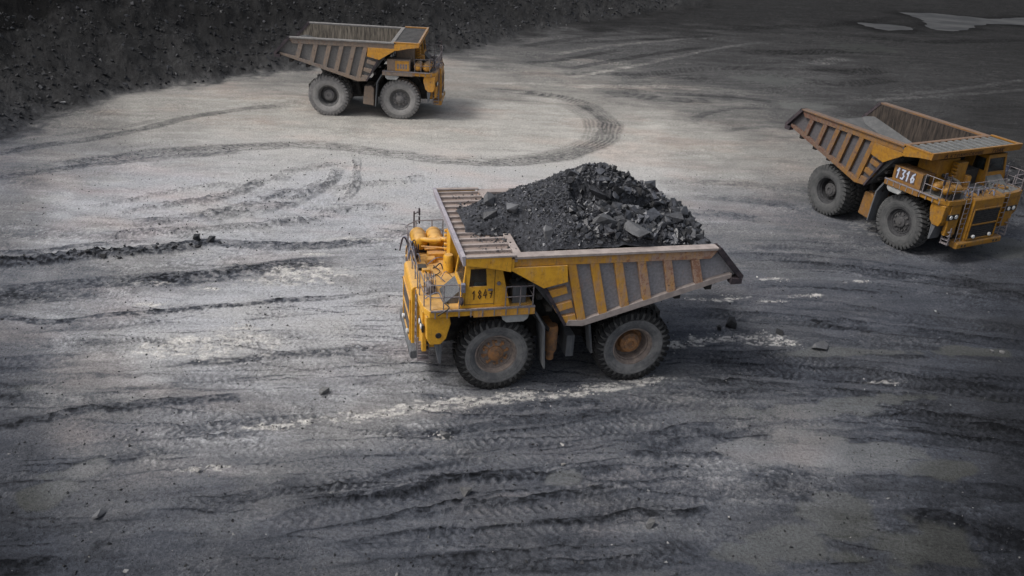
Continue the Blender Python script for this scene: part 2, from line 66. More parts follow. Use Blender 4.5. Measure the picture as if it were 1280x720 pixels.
def polydist(px, py, P):
    """distance to a polyline, arclength, signed side (+ = left of its direction)"""
    P = np.asarray(P, float)
    best = np.full(px.shape, 1e9); sl = np.zeros(px.shape); sg = np.zeros(px.shape); acc = 0.0
    for i in range(len(P)-1):
        a, b = P[i], P[i+1]; d = b-a; L = np.hypot(*d)
        if L < 1e-6: continue
        d = d/L
        rx = px-a[0]; ry = py-a[1]
        t = np.clip(rx*d[0]+ry*d[1], 0, L)
        cx = rx-t*d[0]; cy = ry-t*d[1]; dist = np.hypot(cx, cy)
        m = dist < best
        best = np.where(m, dist, best); sl = np.where(m, acc+t, sl)
        sg = np.where(m, np.sign(d[0]*ry-d[1]*rx), sg); acc += L
    return best, sl, sg, acc
def smooth_line(P, n=5):
    P = np.asarray(P, float)
    if len(P) < 3: return P
    Q = np.vstack([2*P[0]-P[1], P, 2*P[-1]-P[-2]]); out = []
    for i in range(1, len(Q)-2):
        for k in range(n):
            t = k/n; p0, p1, p2, p3 = Q[i-1], Q[i], Q[i+1], Q[i+2]
            out.append(.5*((2*p1)+(-p0+p2)*t+(2*p0-5*p1+4*p2-p3)*t*t+(-p0+3*p1-3*p2+p3)*t**3))
    out.append(P[-1]); return np.array(out)

# ------------------------------------------------------------------ ground sheet
DETAIL = 1.0
ys = [14.0]
while ys[-1] < 215: ys.append(ys[-1]+0.036/DETAIL*(ys[-1]/20)**1.55)
ys = np.array([-900., -300., -100., -30., -5., 5., 10., 12.5]+ys+[240., 300., 420., 700., 1200., 2200.])
nin = int(1500*DETAIL)
ts = np.concatenate([[-14, -6, -3, -1.8, -1.3, -1.12], np.linspace(-1, 1, nin), [1.12, 1.3, 1.8, 3, 6, 14]])
wy = np.where(ys > 8, 0.6*ys+9.0, 14.0)
X = (ts[None, :]*wy[:, None]); Y = np.repeat(ys[:, None], len(ts), 1)
NR, NC = X.shape

# dust / coal tone per spot, with darkening towards the view's edges painted in
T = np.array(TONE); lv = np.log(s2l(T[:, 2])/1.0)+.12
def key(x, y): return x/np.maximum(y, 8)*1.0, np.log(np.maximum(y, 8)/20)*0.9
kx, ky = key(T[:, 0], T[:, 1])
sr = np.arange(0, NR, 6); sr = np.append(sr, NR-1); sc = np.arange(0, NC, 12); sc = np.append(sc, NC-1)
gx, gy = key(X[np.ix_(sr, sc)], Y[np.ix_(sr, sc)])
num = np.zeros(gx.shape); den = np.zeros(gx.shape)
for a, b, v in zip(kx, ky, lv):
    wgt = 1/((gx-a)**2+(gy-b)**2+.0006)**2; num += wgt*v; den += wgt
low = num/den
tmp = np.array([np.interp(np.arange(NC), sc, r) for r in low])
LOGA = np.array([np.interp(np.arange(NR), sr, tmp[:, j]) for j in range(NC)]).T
# domain-warped look-up so that patches get ragged borders
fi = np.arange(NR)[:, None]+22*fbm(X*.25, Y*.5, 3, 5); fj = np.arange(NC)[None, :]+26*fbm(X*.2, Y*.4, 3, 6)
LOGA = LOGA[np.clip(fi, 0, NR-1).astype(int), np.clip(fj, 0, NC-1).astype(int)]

LOW = LOGA.copy()
H = 0.05*fbm(X*.12, Y*.25, 3, 1)
# ragged coarse / fine blotches, stretched along the traffic
aniso = fbm(X*.35+.12*Y, Y*1.5-.25*X, 4, 2)
LOGA += .18*aniso+.16*fbm(X*1.1, Y*2.2-.4*X, 3, 3)
flow = Y-.12*X+1.6*fbm(X*.06, Y*.08, 2, 17)+.35*fbm(X*.3, Y*.3, 2, 18)
sm = 1-.62*sstep(38, 50, Y)*sstep(-2.0, -1.4, LOGA)          # the far clearing is graded smooth
lines = fbm(X*.14+3, flow*2.8, 3, 4, .7)
LOGA += sm*(.24*lines+.16*fbm(X*.3+9, flow*6, 3, 14, .7))
grit = fbm(X*6, Y*6, 3, 7, .75); clod = fbm(X*2.2, Y*2.6, 3, 8)
near = np.clip(1.2-(Y-20)/60, 0.25, 1)
rough = sstep(-.1, .5, fbm(X*.3, Y*.8, 3, 9))
fine = vnoise(X*19, Y*19)
H += .030*grit*(.5+rough)*near+.012*fine*near+.03*clod*rough
LOGA += sm*(.46*grit*(.45+rough)+.22*clod*(.4+rough))
LOGA += sm*.45*fine*near*(.5+rough)
# long low ridges from scraping and traffic
H += .025*lines

def rows_for(y0, y1): return slice(max(np.searchsorted(ys, y0)-1, 0), min(np.searchsorted(ys, y1)+1, NR))
WX = X+.25*fbm(X*.5, Y*.5, 2, 21); WY = Y+.22*fbm(X*.45, Y*.45, 2, 22)+.10*fbm(X*1.8, Y*1.8, 2, 23)
for ti, (P, tw, dk, dep, tread, edge) in enumerate(TRACKS):
    P = smooth_line(P); R_ = rows_for(P[:, 1].min()-2.5, P[:, 1].max()+2.5)
    xs_ = X[R_]; c0 = xs_.min(0); c1 = xs_.max(0)
    cols = np.where((c1 > P[:, 0].min()-2.5) & (c0 < P[:, 0].max()+2.5))[0]
    if len(cols) == 0: continue
    S = (R_, slice(cols[0], cols[-1]+1))
    d, s, sg, L = polydist(WX[S], WY[S], P)
    soft = .20
    u = d/(tw*.5)
    endf = sstep(0, .12*L+.6, s)*sstep(0, .12*L+.6, L-s)
    brk = .7+.5*sstep(-.5, .35, fbm(s*.45+ti*7, sg*3+ti, 3, 31))
    inside = (1-sstep(1-soft, 1+soft, u))*endf*brk
    dust = .9+.75*fbm(xs_[:, S[1]]*1.8, Y[S]*2.5, 3, 33+ti % 5)
    spk = .4+1.0*sstep(-.22, .22, fbm(xs_[:, S[1]]*5, Y[S]*6.5, 2, 35, .8)); spk = spk+(1-spk)*sstep(45, 70, Y[S])
    if tw >= 1.5: spk = spk*(.75+.45*np.cos(2*np.pi*d*sg/.30))
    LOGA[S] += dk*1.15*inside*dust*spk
    H[S] += dep*inside*(.8+.5*clod[S])
    if edge > 0:
        e = np.exp(-((u-1.08)/.16)**2)*endf*brk
        H[S] += .05*edge*2*e*(1+.8*clod[S]); LOGA[S] += -2.2*edge*e*(.4+1.2*(grit[S] > -.05))  # rut edges darkened: self-shadow put into the colour along with coal debris
    if dep > 0.02:     # loose rubble thrown up: broken, lumpy
        lump = np.maximum(fbm(xs_[:, S[1]]*3.4, Y[S]*3.8, 3, 41), -.1)
        H[S] += dep*1.2*lump*inside; LOGA[S] += -.35*inside*(lump > .15)
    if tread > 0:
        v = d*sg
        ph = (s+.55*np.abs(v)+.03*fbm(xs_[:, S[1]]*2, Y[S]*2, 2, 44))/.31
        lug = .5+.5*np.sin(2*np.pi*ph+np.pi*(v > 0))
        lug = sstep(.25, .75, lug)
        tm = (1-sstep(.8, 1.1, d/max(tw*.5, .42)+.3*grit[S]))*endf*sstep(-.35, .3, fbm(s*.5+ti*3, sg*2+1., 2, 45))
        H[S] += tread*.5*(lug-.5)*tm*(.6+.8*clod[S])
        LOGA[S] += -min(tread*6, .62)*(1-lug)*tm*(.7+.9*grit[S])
# fainter general traffic over the darker half: many parallel tyre prints
def print_track(P, tw, amp, dk, seed):
    tw = tw*(.72+.35*((seed*37) % 10)/10); pit = .25+.012*((seed*53) % 9)
    P = smooth_line(P); R_ = rows_for(P[:, 1].min()-1.5, P[:, 1].max()+1.5)
    S = (R_, slice(0, NC)); xs_ = X[S]
    d, s, sg, L = polydist(WX[S], WY[S], P); v = d*sg
    m = (1-sstep(.85, 1.2, d/(tw*.5)))*sstep(0, 2, s)*sstep(0, 2, L-s)*sstep(-.15, .45, fbm(s*.4+seed*5, v*.8, 3, 50, .7))*(.6+.9*rough[S])
    lug = sstep(.25, .75, .5+.22*grit[S]+.5*np.sin(2*np.pi*(s+.6*np.abs(v)+.05*fbm(xs_*1.5, Y[S]*1.5, 2, 52))/pit+np.pi*(v > 0)))
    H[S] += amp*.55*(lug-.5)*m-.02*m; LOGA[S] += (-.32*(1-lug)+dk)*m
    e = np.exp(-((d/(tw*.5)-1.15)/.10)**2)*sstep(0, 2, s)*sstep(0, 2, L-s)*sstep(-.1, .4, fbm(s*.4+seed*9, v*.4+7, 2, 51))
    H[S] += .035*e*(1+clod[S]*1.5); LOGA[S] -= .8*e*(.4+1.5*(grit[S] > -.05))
rp = random.Random(5)
for k in range(46):
    y0 = rp.uniform(17.5, 34); x0 = rp.uniform(-20, 6); ln = rp.uniform(9, 20); a0 = rp.uniform(.08, .30) if y0 < 29 else rp.uniform(.0, .12)
    if x0+ln/2 > 8: a0 -= .25
    cv = rp.uniform(-.018, .006); pts = []; x, y, a = x0, y0, a0
    for q in range(9): pts.append((x, y)); x += ln/8*math.cos(a); y += ln/8*math.sin(a); a += cv*ln/8
    print_track(np.array(pts), .85, .055*rp.uniform(.5, 1), rp.uniform(-.12, .04), k)
for k in range(16):
    y0 = rp.uniform(26, 46); x0 = rp.uniform(8, 16); ln = rp.uniform(12, 24); a0 = rp.uniform(-.02, -.18); pts = []; x, y, a = x0, y0, a0
    for q in range(8): pts.append((x, y)); x += ln/8*math.cos(a); y += ln/8*math.sin(a); a += rp.uniform(-.012, .006)*ln/8
    print_track(np.array(pts), .85, .06*rp.uniform(.5, 1), rp.uniform(-.1, .05), k+50)

for k in range(30):
    y0 = rp.uniform(27, 50); x0 = rp.uniform(-26, -6); ln = rp.uniform(8, 22); a0 = rp.uniform(-.05, .30); cv = rp.uniform(-.03, .03); pts = []; x, y, a = x0, y0, a0
    for q in range(8): pts.append((x, y)); x += ln/8*math.cos(a); y += ln/8*math.sin(a); a += cv*ln/8
    if max(p[0] for p in pts) > 1 and y0 > 34: continue
    print_track(np.array(pts), .85, .045*rp.uniform(.5, 1), rp.uniform(-.10, .03), k+90)

def splash(x, y, rx, ry, seed, fr):
    S = (rows_for(y-3.2*ry-1, y+3.2*ry+1), slice(0, NC))
    dx = (WX[S]-x)/rx; dy = (WY[S]-y-.2*(WX[S]-x)*.8)/ry
    r = np.hypot(dx, dy)+.9*fbm(X[S]*fr, Y[S]*fr*1.4, 3, seed)
    return S, r
MUDM = np.zeros(X.shape, np.float32); WHM = np.zeros(X.shape, np.float32)
for k, (x, y, rx, ry, a) in enumerate(MUD):
    S, r = splash(x, y, rx, ry, k, .8); m = 1-sstep(.75, 1.15, r)
    LOGA[S] = LOGA[S]*(1-.8*m)+(LOW[S]+a*1.1+.10*fbm(X[S]*.8, Y[S]*1.6, 3, 12))*.8*m; MUDM[S] = np.maximum(MUDM[S], m)
    H[S] *= (1-.75*m)
for k, (x, y, rx, ry, a) in enumerate(WHITE):
    S, r = splash(x, y, rx, ry, k+40, 2.2); m = (1-sstep(.6, 1.5, r))*a
    WHM[S] = np.maximum(WHM[S], m)
sp = fbm(X*3.2, Y*5.5, 3, 61, .8)
WHM = np.clip(WHM*(.10+1.9*sstep(-.22, .30, sp)), 0, 1)
H += .03*WHM*np.maximum(sp, 0)

dl = LOGA-LOW; LOGA = LOW+np.where(dl < 0, .92*dl, dl)
# coal bank at the back left
toe = smooth_line(np.vstack([[[-60, 8], [-42, 30]], TOE, [[22, 133], [60, 190], [170, 280]]]), 4)
S = (rows_for(15, 230), slice(0, NC))
d, s, sg, L = polydist(X[S]+2.0*fbm(X[S]*.12, Y[S]*.12, 3, 71), Y[S]+1.2*fbm(X[S]*.5, Y[S]*.5, 3, 72), toe)
bd = d*sg                                              # metres behind the toe
bank = sstep(-.3, 1.2, bd)
dd = np.maximum(bd, 0)
rise = np.minimum(dd*.52, 9.5)+np.clip(dd-24, 0, 60)*.25
rise = rise*(1+.22*fbm(X[S]*.1, Y[S]*.1, 3, 73))+bank*(.40*fbm(X[S]*.3, Y[S]*.3, 4, 74, .6)+.12*fbm(X[S]*1.5, Y[S]*1.5, 4, 75, .75))
gul = np.maximum(fbm(X[S]*.6+.4*Y[S], Y[S]*.12, 3, 76), 0)
rise -= bank*.15*gul
H[S] += rise
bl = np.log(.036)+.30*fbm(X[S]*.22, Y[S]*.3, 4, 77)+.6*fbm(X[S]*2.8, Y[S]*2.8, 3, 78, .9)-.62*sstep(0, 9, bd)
black_patch = sstep(-.2, .5, bd-(7.7+.75*np.clip(X[S]+39.7, -6, 9))+1.0*fbm(X[S]*.35, Y[S]*.35, 3, 79))*sstep(-33.5, -36, X[S])  # near-black patch high on the left of the bank, colour only
bl -= 1.6*black_patch
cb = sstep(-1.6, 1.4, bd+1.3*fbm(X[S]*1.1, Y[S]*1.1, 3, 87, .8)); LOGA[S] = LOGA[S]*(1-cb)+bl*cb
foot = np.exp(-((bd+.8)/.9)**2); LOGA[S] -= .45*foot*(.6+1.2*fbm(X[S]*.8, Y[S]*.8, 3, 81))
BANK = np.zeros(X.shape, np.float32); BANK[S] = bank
for P in PUDDLES:      # wet dark margins
    P = smooth_line(np.array(P+[P[0]]), 4); S = (rows_for(P[:, 1].min()-6, P[:, 1].max()+6), slice(0, NC)); d, s, sg, L = polydist(X[S], Y[S], P)
    LOGA[S] -= .8*np.exp(-(d/2.2)**2)*(.7+.8*fbm(X[S]*.3, Y[S]*.3, 3, 86))
# low spoil mound at the right edge, beyond the right-hand truck
MX, MY = 30.5, 57.0
r = np.hypot((X-MX)/5.0, (Y-MY)/5.5)+.25*fbm(X*.5, Y*.5, 3, 82)
mm = 1-sstep(.3, 1.1, r); H += mm*(1.9+.5*fbm(X*.9, Y*.9, 3, 83)); LOGA = LOGA*(1-.8*mm)+(np.log(.035)+.5*fbm(X*1.6, Y*1.6, 3, 84, .8))*.8*mm

flat = np.ones(X.shape)
for (tx, ty, ta) in ((4.03, 31.28, 194.5), (-14.58, 66.35, .83), (20.62, 49.98, -62.7)):     # tyres rest on packed ground
    a = math.radians(ta); lx = (X-tx)*math.cos(a)+(Y-ty)*math.sin(a); ly = -(X-tx)*math.sin(a)+(Y-ty)*math.cos(a)
    q = np.maximum(np.abs(lx-2.65)-3.6, np.abs(ly)-2.9); flat *= sstep(-.2, 1.2, q)
H = H*(.12+.88*flat)-.01*(1-flat)
far = sstep(150, 215, Y); H = H+0*far

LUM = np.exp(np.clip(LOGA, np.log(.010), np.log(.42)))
k = sstep(-2.9, -1.3, np.log(LUM))                    # dark = coal and dimmed view edges, cool grey; pale = rock dust, warm grey
blu = (1-sstep(46, 62, Y))*(.75+.25*sstep(-.4, .3, fbm(X*.3, Y*.5, 3, 95)))
kb = k*(1-.18*blu)
tint = np.stack([1-.085*blu*(1-kb)+.035*k*(1-blu), .995+0*k, 1+.19*blu*(1-kb)-.085*k*(1-blu)], -1)
tint = tint*(1-MUDM[..., None]*(1-k[..., None]))+np.array([.985, 1.02, .985])*MUDM[..., None]*(1-k[..., None])
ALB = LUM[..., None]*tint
pink = np.maximum(fbm(X*.25, Y*.5, 3, 91), 0)[..., None]*k[..., None]
ALB = ALB*(1+pink*np.array([.10, -.02, -.06]))
ALB = ALB*(1-WHM[..., None])+np.array([.58, .56, .53])*(WHM[..., None]*(.72+.4*sp[..., None]))+ALB*WHM[..., None]*.2
ALB = np.clip(ALB, .006, .6)

def gz(x, y):
    x = np.asarray(x, float); y = np.asarray(y, float)
    j = np.interp(y, ys, np.arange(NR)); wv = np.interp(y, ys, wy); i = np.interp(x/wv, ts, np.arange(NC))
    j0 = np.clip(j.astype(int), 0, NR-2); i0 = np.clip(i.astype(int), 0, NC-2); fj = j-j0; fi = i-i0
    return (H[j0, i0]*(1-fi)+H[j0, i0+1]*fi)*(1-fj)+(H[j0+1, i0]*(1-fi)+H[j0+1, i0+1]*fi)*fj
def galb(x, y):
    j = np.clip(np.interp(y, ys, np.arange(NR)).astype(int), 0, NR-1); wv = np.interp(y, ys, wy)
    i = np.clip(np.interp(np.asarray(x)/wv, ts, np.arange(NC)).astype(int), 0, NC-1); return LUM[j, i]

def np_mesh(name, V, F):
    V = np.asarray(V, np.float32); F = np.asarray(F, np.int32); n = F.shape[1]
    me = bpy.data.meshes.new(name); me.vertices.add(len(V)); me.vertices.foreach_set('co', V.ravel())
    me.loops.add(F.size); me.loops.foreach_set('vertex_index', F.ravel())
    me.polygons.add(len(F)); me.polygons.foreach_set('loop_start', np.arange(0, F.size, n, dtype=np.int32))
    me.update(calc_edges=True); me.polygons.foreach_set('use_smooth', np.zeros(len(F), bool)); return me
def tag(o, label=None, cat=None, group=None, kind=None):
    if label: o['label'] = label
    if cat: o['category'] = cat
    if group: o['group'] = group
    if kind: o['kind'] = kind
    return o
def link(name, me, mats, parent=None):
    o = bpy.data.objects.new(name, me); C.objects.link(o)
    for m in (mats if isinstance(mats, (list, tuple)) else [mats]): me.materials.append(m)
    if parent: o.parent = parent
    return o

# ------------------------------------------------------------------ materials
class NT:
    def __init__(s, name):
        s.m = bpy.data.materials.new(name); s.m.use_nodes = True; s.t = s.m.node_tree; s.b = s.t.nodes['Principled BSDF']
    def n(s, typ, **kw):
        nd = s.t.nodes.new(typ)
        for k, v in kw.items():
            if k.startswith('i_'): nd.inputs[k[2:].replace('_', ' ')].default_value = v
            else: setattr(nd, k, v)
        return nd
    def l(s, a, b): s.t.links.new(a, b)
    def noise(s, scale, detail=6, rough=.6, vec=None, dist=0.0):
        nd = s.n('ShaderNodeTexNoise'); nd.inputs['Scale'].default_value = scale; nd.inputs['Detail'].default_value = detail
        nd.inputs['Roughness'].default_value = rough; nd.inputs['Distortion'].default_value = dist
        s.l(vec if vec is not None else s.obj(), nd.inputs['Vector']); return nd.outputs['Fac']
    def obj(s):
        if not hasattr(s, '_c'): s._c = s.n('ShaderNodeTexCoord').outputs['Object']
        return s._c
    def scaled(s, v, rot=(0, 0, 0)):
        mp = s.n('ShaderNodeMapping'); mp.inputs['Scale'].default_value = v; mp.inputs['Rotation'].default_value = rot
        s.l(s.obj(), mp.inputs['Vector']); return mp.outputs[0]
    def ramp(s, f, a, b):
        r = s.n('ShaderNodeMapRange'); r.interpolation_type = 'SMOOTHSTEP'
        r.inputs['From Min'].default_value = a; r.inputs['From Max'].default_value = b; s.l(f, r.inputs['Value']); return r.outputs[0]
    def math(s, op, a, b):
        r = s.n('ShaderNodeMath', operation=op)
        for i, v in enumerate((a, b)):
            if isinstance(v, (int, float)): r.inputs[i].default_value = v
            else: s.l(v, r.inputs[i])
        return r.outputs[0]
    def mix(s, f, a, b, mode='MIX'):
        r = s.n('ShaderNodeMix', data_type='RGBA', blend_type=mode)
        for sock, v in ((r.inputs[0], f), (r.inputs[6], a), (r.inputs[7], b)):
            if isinstance(v, (int, float)): sock.default_value = v
            elif isinstance(v, tuple): sock.default_value = (*v, 1)
            else: s.l(v, sock)
        return r.outputs[2]
    def bump(s, h, st, dist=.01):
        b = s.n('ShaderNodeBump'); b.inputs['Strength'].default_value = st; b.inputs['Distance'].default_value = dist
        s.l(h, b.inputs['Height']); s.l(b.outputs[0], s.b.inputs['Normal'])
    def done(s, col, rough=.9, metal=0.0, spec=.3):
        if isinstance(col, tuple): s.b.inputs['Base Color'].default_value = (*col, 1)
        else: s.l(col, s.b.inputs['Base Color'])
        if isinstance(rough, (int, float)): s.b.inputs['Roughness'].default_value = rough
        else: s.l(rough, s.b.inputs['Roughness'])
        s.b.inputs['Metallic'].default_value = metal; s.b.inputs['Specular IOR Level'].default_value = spec
        return s.m
def ground_mat():
    s = NT('ground_dust_coal_edge_dimming'); at = s.n('ShaderNodeVertexColor', layer_name='albedo')
    f = s.noise(9, 8, .75); g = s.noise(34, 5, .7); st = s.noise(3.0, 6, .7)
    k = s.math('ADD', s.math('MULTIPLY', s.ramp(f, .3, .7), .5), s.math('MULTIPLY', s.ramp(g, .3, .7), .5))
    k = s.math('ADD', s.math('MULTIPLY', k, 1.1), .50)
    cr = s.math('MULTIPLY', s.ramp(s.noise(13, 3, .75, dist=.6), .56, .64), s.ramp(s.noise(.55, 5, .7, s.scaled((.5, 1, 1))), .44, .62))
    k = s.math('MULTIPLY', k, s.math('SUBTRACT', 1.12, s.math('MULTIPLY', cr, .62)))          # dark crumbs of coal lying in drifts
    col = s.mix(1.0, at.outputs['Color'], k, 'MULTIPLY')
    fl = s.ramp(s.noise(15, 3, .6, dist=.4), .70, .78)              # small pale chips of rock
    col = s.mix(s.math('MULTIPLY', fl, .55), col, (.30, .29, .28))
    s.bump(s.math('ADD', s.math('MULTIPLY', f, 1.6), s.math('ADD', g, st)), 1.0, .06)
    return s.done(col, 1.0, 0, .06)
M_GROUND = ground_mat()
idx = np.arange(NR*NC, dtype=np.int32).reshape(NR, NC)
F = np.stack([idx[:-1, :-1], idx[:-1, 1:], idx[1:, 1:], idx[1:, :-1]], -1).reshape(-1, 4)
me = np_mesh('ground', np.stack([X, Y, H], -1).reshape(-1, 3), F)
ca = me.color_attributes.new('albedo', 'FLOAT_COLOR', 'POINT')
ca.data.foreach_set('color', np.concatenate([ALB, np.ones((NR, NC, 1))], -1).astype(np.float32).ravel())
me.polygons.foreach_set('use_smooth', np.ones(len(me.polygons), bool))
ground = link('ground', me, M_GROUND); tag(ground, kind='structure')

# standing water at the far right
s = NT('muddy_water'); s.bump(s.noise(1.2, 3, .5), .05, .02)
M_WATER = s.done(s.mix(s.ramp(s.noise(.35, 6, .65, s.scaled((.4, 1, 1))), .42, .62), (.040, .041, .042), (.072, .072, .072)), .6, 0, .04)
for P in PUDDLES:
    P = smooth_line(np.array(P+[P[0]]), 8)[:-1]
    P = P+.8*np.stack([fbm(P[:, 0]*.9, P[:, 1]*.9, 3, 3), fbm(P[:, 0]*.9, P[:, 1]*.9, 3, 4)], -1)
    z = float(np.percentile(gz(P[:, 0], P[:, 1]), 60))+.05
    me = bpy.data.meshes.new('puddle'); me.from_pydata([(x, y, z) for x, y in P], [], [list(range(len(P)))])
    tag(link('puddle', me, M_WATER), kind='structure')

# ------------------------------------------------------------------ rocks
def hull_rock(seed, n=14, flat=1.0):
    r = random.Random(seed); bm = bmesh.new()
    for _ in range(n):
        v = [r.uniform(-1, 1) for _ in range(3)]; v[r.randrange(3)] = r.choice((-1, 1))*r.uniform(.82, 1)
        bm.verts.new((v[0]*.85, v[1]*.7, v[2]*flat*.85))
    bmesh.ops.convex_hull(bm, input=bm.verts)
    loose = [v for v in bm.verts if not v.link_faces]; bmesh.ops.delete(bm, geom=loose, context='VERTS')
    bmesh.ops.triangulate(bm, faces=bm.faces)
    bm.verts.ensure_lookup_table(); bm.verts.index_update()
    V = np.array([v.co[:] for v in bm.verts]); F = np.array([[v.index for v in f.verts] for f in bm.faces]); bm.free(); return V, F
ROCKS = [hull_rock(k, 8+k % 4, .45+.08*(k % 7)) for k in range(14)]
def rock_cloud(name, P, size, mats, mi=None, seed=0, parent=None, stretch=.35, cls=None):
    g = np.random.default_rng(seed); Vs = []; Fs = []; Ms = []; o = 0
    for k in range(len(P)):
        V, F_ = ROCKS[g.integers(len(ROCKS))]
        q = Quaternion(g.normal(size=4)).normalized().to_matrix(); sc_ = size[k]*(1+stretch*g.uniform(-1, 1, 3))
        Vs.append((V*sc_)@np.array(q).T+P[k]); Fs.append(F_+o); o += len(V)
        Ms.append(np.full(len(F_), 0 if mi is None else mi[k]))
    me = np_mesh(name, np.vstack(Vs), np.vstack(Fs)); me.polygons.foreach_set('material_index', np.concatenate(Ms).astype(np.int32))
    return link(name, me, mats, parent)
def stone_mat(name, c, var=.35, rough=.85, spec=.35):
    s = NT(name); ge = s.n('ShaderNodeNewGeometry')
    f = s.ramp(s.noise(5, 6, .7), .3, .7)
    a = tuple(v*(1-var) for v in c); b = tuple(min(v*(1+var), .8) for v in c)
    col = s.mix(f, a, b); col = s.mix(1.0, col, s.math('ADD', s.math('MULTIPLY', s.math('POWER', ge.outputs['Random Per Island'], 1.6), 1.1), .5), 'MULTIPLY')
    s.bump(s.noise(22, 5, .7), .6, .02); return s.done(col, rough, 0, spec)
M_COAL = stone_mat('coal', (.046, .048, .055), .6, .42, .7)
M_COALDARK = stone_mat('coal_fines', (.020, .021, .024), .5, .7, .4)
M_GREYROCK = stone_mat('grey_rock', (.15, .15, .15), .3)
M_SLATE = stone_mat('slate_rock', (.12, .122, .128), .25, .6, .5)
M_PALEROCK = stone_mat('pale_rock', (.34, .33, .315), .25)

# loose gravel following the dark rows, the tracks and the white crush
g = np.random.default_rng(3); PP = []; SS = []; MI = []
def scatter(n, x, y, s0, s1, mi):
    s_ = s0+(s1-s0)*g.random(n)**3
    for a, b, c in zip(x, y, s_): PP.append((a, b, float(gz(a, b))+c*.25)); SS.append(c); MI.append(mi)
for (P, tw, dk, dep, tread, edge) in TRACKS:
    if (dep >= .02 or dk < -.55):
        P = smooth_line(P); seg = np.hypot(*np.diff(P, axis=0).T); L = seg.sum()
        if P[:, 1].mean() > 62: continue
        n = int(L*(16 if dep > .1 else (5 if dep < .08 else 9))*max(tw, .5)); t_ = g.random(n)*L; cs = np.concatenate([[0], np.cumsum(seg)])
        x = np.interp(t_, cs, P[:, 0])+g.normal(0, tw*.42, n); y = np.interp(t_, cs, P[:, 1])+g.normal(0, tw*.35, n)
        scatter(n, x, y, .02, .15 if dep > .1 else .06, 0)
n = 5200; y = 17+g.random(n)**1.3*38; x = (g.random(n)*2-1)*(.6*y+6); scatter(n, x, y, .012, .06, 0)
n = 500; y = 17+g.random(n)**1.3*38; x = (g.random(n)*2-1)*(.6*y+6); scatter(n, x, y, .015, .075, 1)
gravel = rock_cloud('gravel', np.array(PP), np.array(SS), [M_COALDARK, M_GREYROCK], MI, 1); tag(gravel, kind='stuff')
PP = []; SS = []; MI = []
for (x, y, rx, ry, a) in WHITE:
    n = int(55*a*(1+rx*ry*2)); scatter(n, x+g.normal(0, rx*.6, n), y+g.normal(0, ry*.9, n), .008, .055, 0)
n = 190; y = 17+g.random(n)**1.2*34; x = (g.random(n)*2-1)*(.6*y+4); x = np.where((x > 3) & (g.random(n) < .6), -x, x); scatter(n, x, y, .010, .036, 0)
tag(rock_cloud('crushed_stone', np.array(PP), np.array(SS), [M_PALEROCK], MI, 2), kind='stuff')
PP = []; SS = []; MI = []
n = 62000; y = 40+g.random(n)*95; x = -62+g.random(n)*95
jj = np.clip(np.interp(y, ys, np.arange(NR)).astype(int), 0, NR-1); ii = np.clip(np.interp(x/np.interp(y, ys, wy), ts, np.arange(NC)).astype(int), 0, NC-1)
bb = BANK[jj, ii]; keep = (bb > .3) | (g.random(n) < bb*2); x, y = x[keep], y[keep]
cut = g.random(len(x)) < .97
scatter(int(cut.sum()), x[cut], y[cut], .03, .22, 0); scatter(int((~cut).sum()), x[~cut], y[~cut], .03, .20, 1)
n = 160; scatter(n, MX+g.normal(0, 2.0, n), MY+g.normal(0, 2.2, n), .05, .22, 1); n = 500; scatter(n, MX+g.normal(0, 2.2, n), MY+g.normal(0, 2.4, n), .05, .32, 0)
tag(rock_cloud('rubble', np.array(PP), np.array(SS), [M_COALDARK, M_GREYROCK], MI, 4), kind='stuff')

for k, (x, y, sz, c, lab) in enumerate(STONES):
    V, F_ = hull_rock(200+k, 11, .75 if c != 1 else .38)
    if c == 0 and sz > .4 and 'upright' in lab: V = V*np.array([.7, .8, 1.25])
    me = np_mesh('stone', V*sz*np.array([1, .8, 1]), F_)
    o = link('stone', me, [M_COALDARK, M_SLATE, M_GREYROCK, M_PALEROCK][c]); o.location = (x, y, float(gz(x, y))+sz*.28); o.rotation_euler = (0, 0, k*1.3)
    tag(o, lab, 'stone', 'single stones lying on the pit floor')

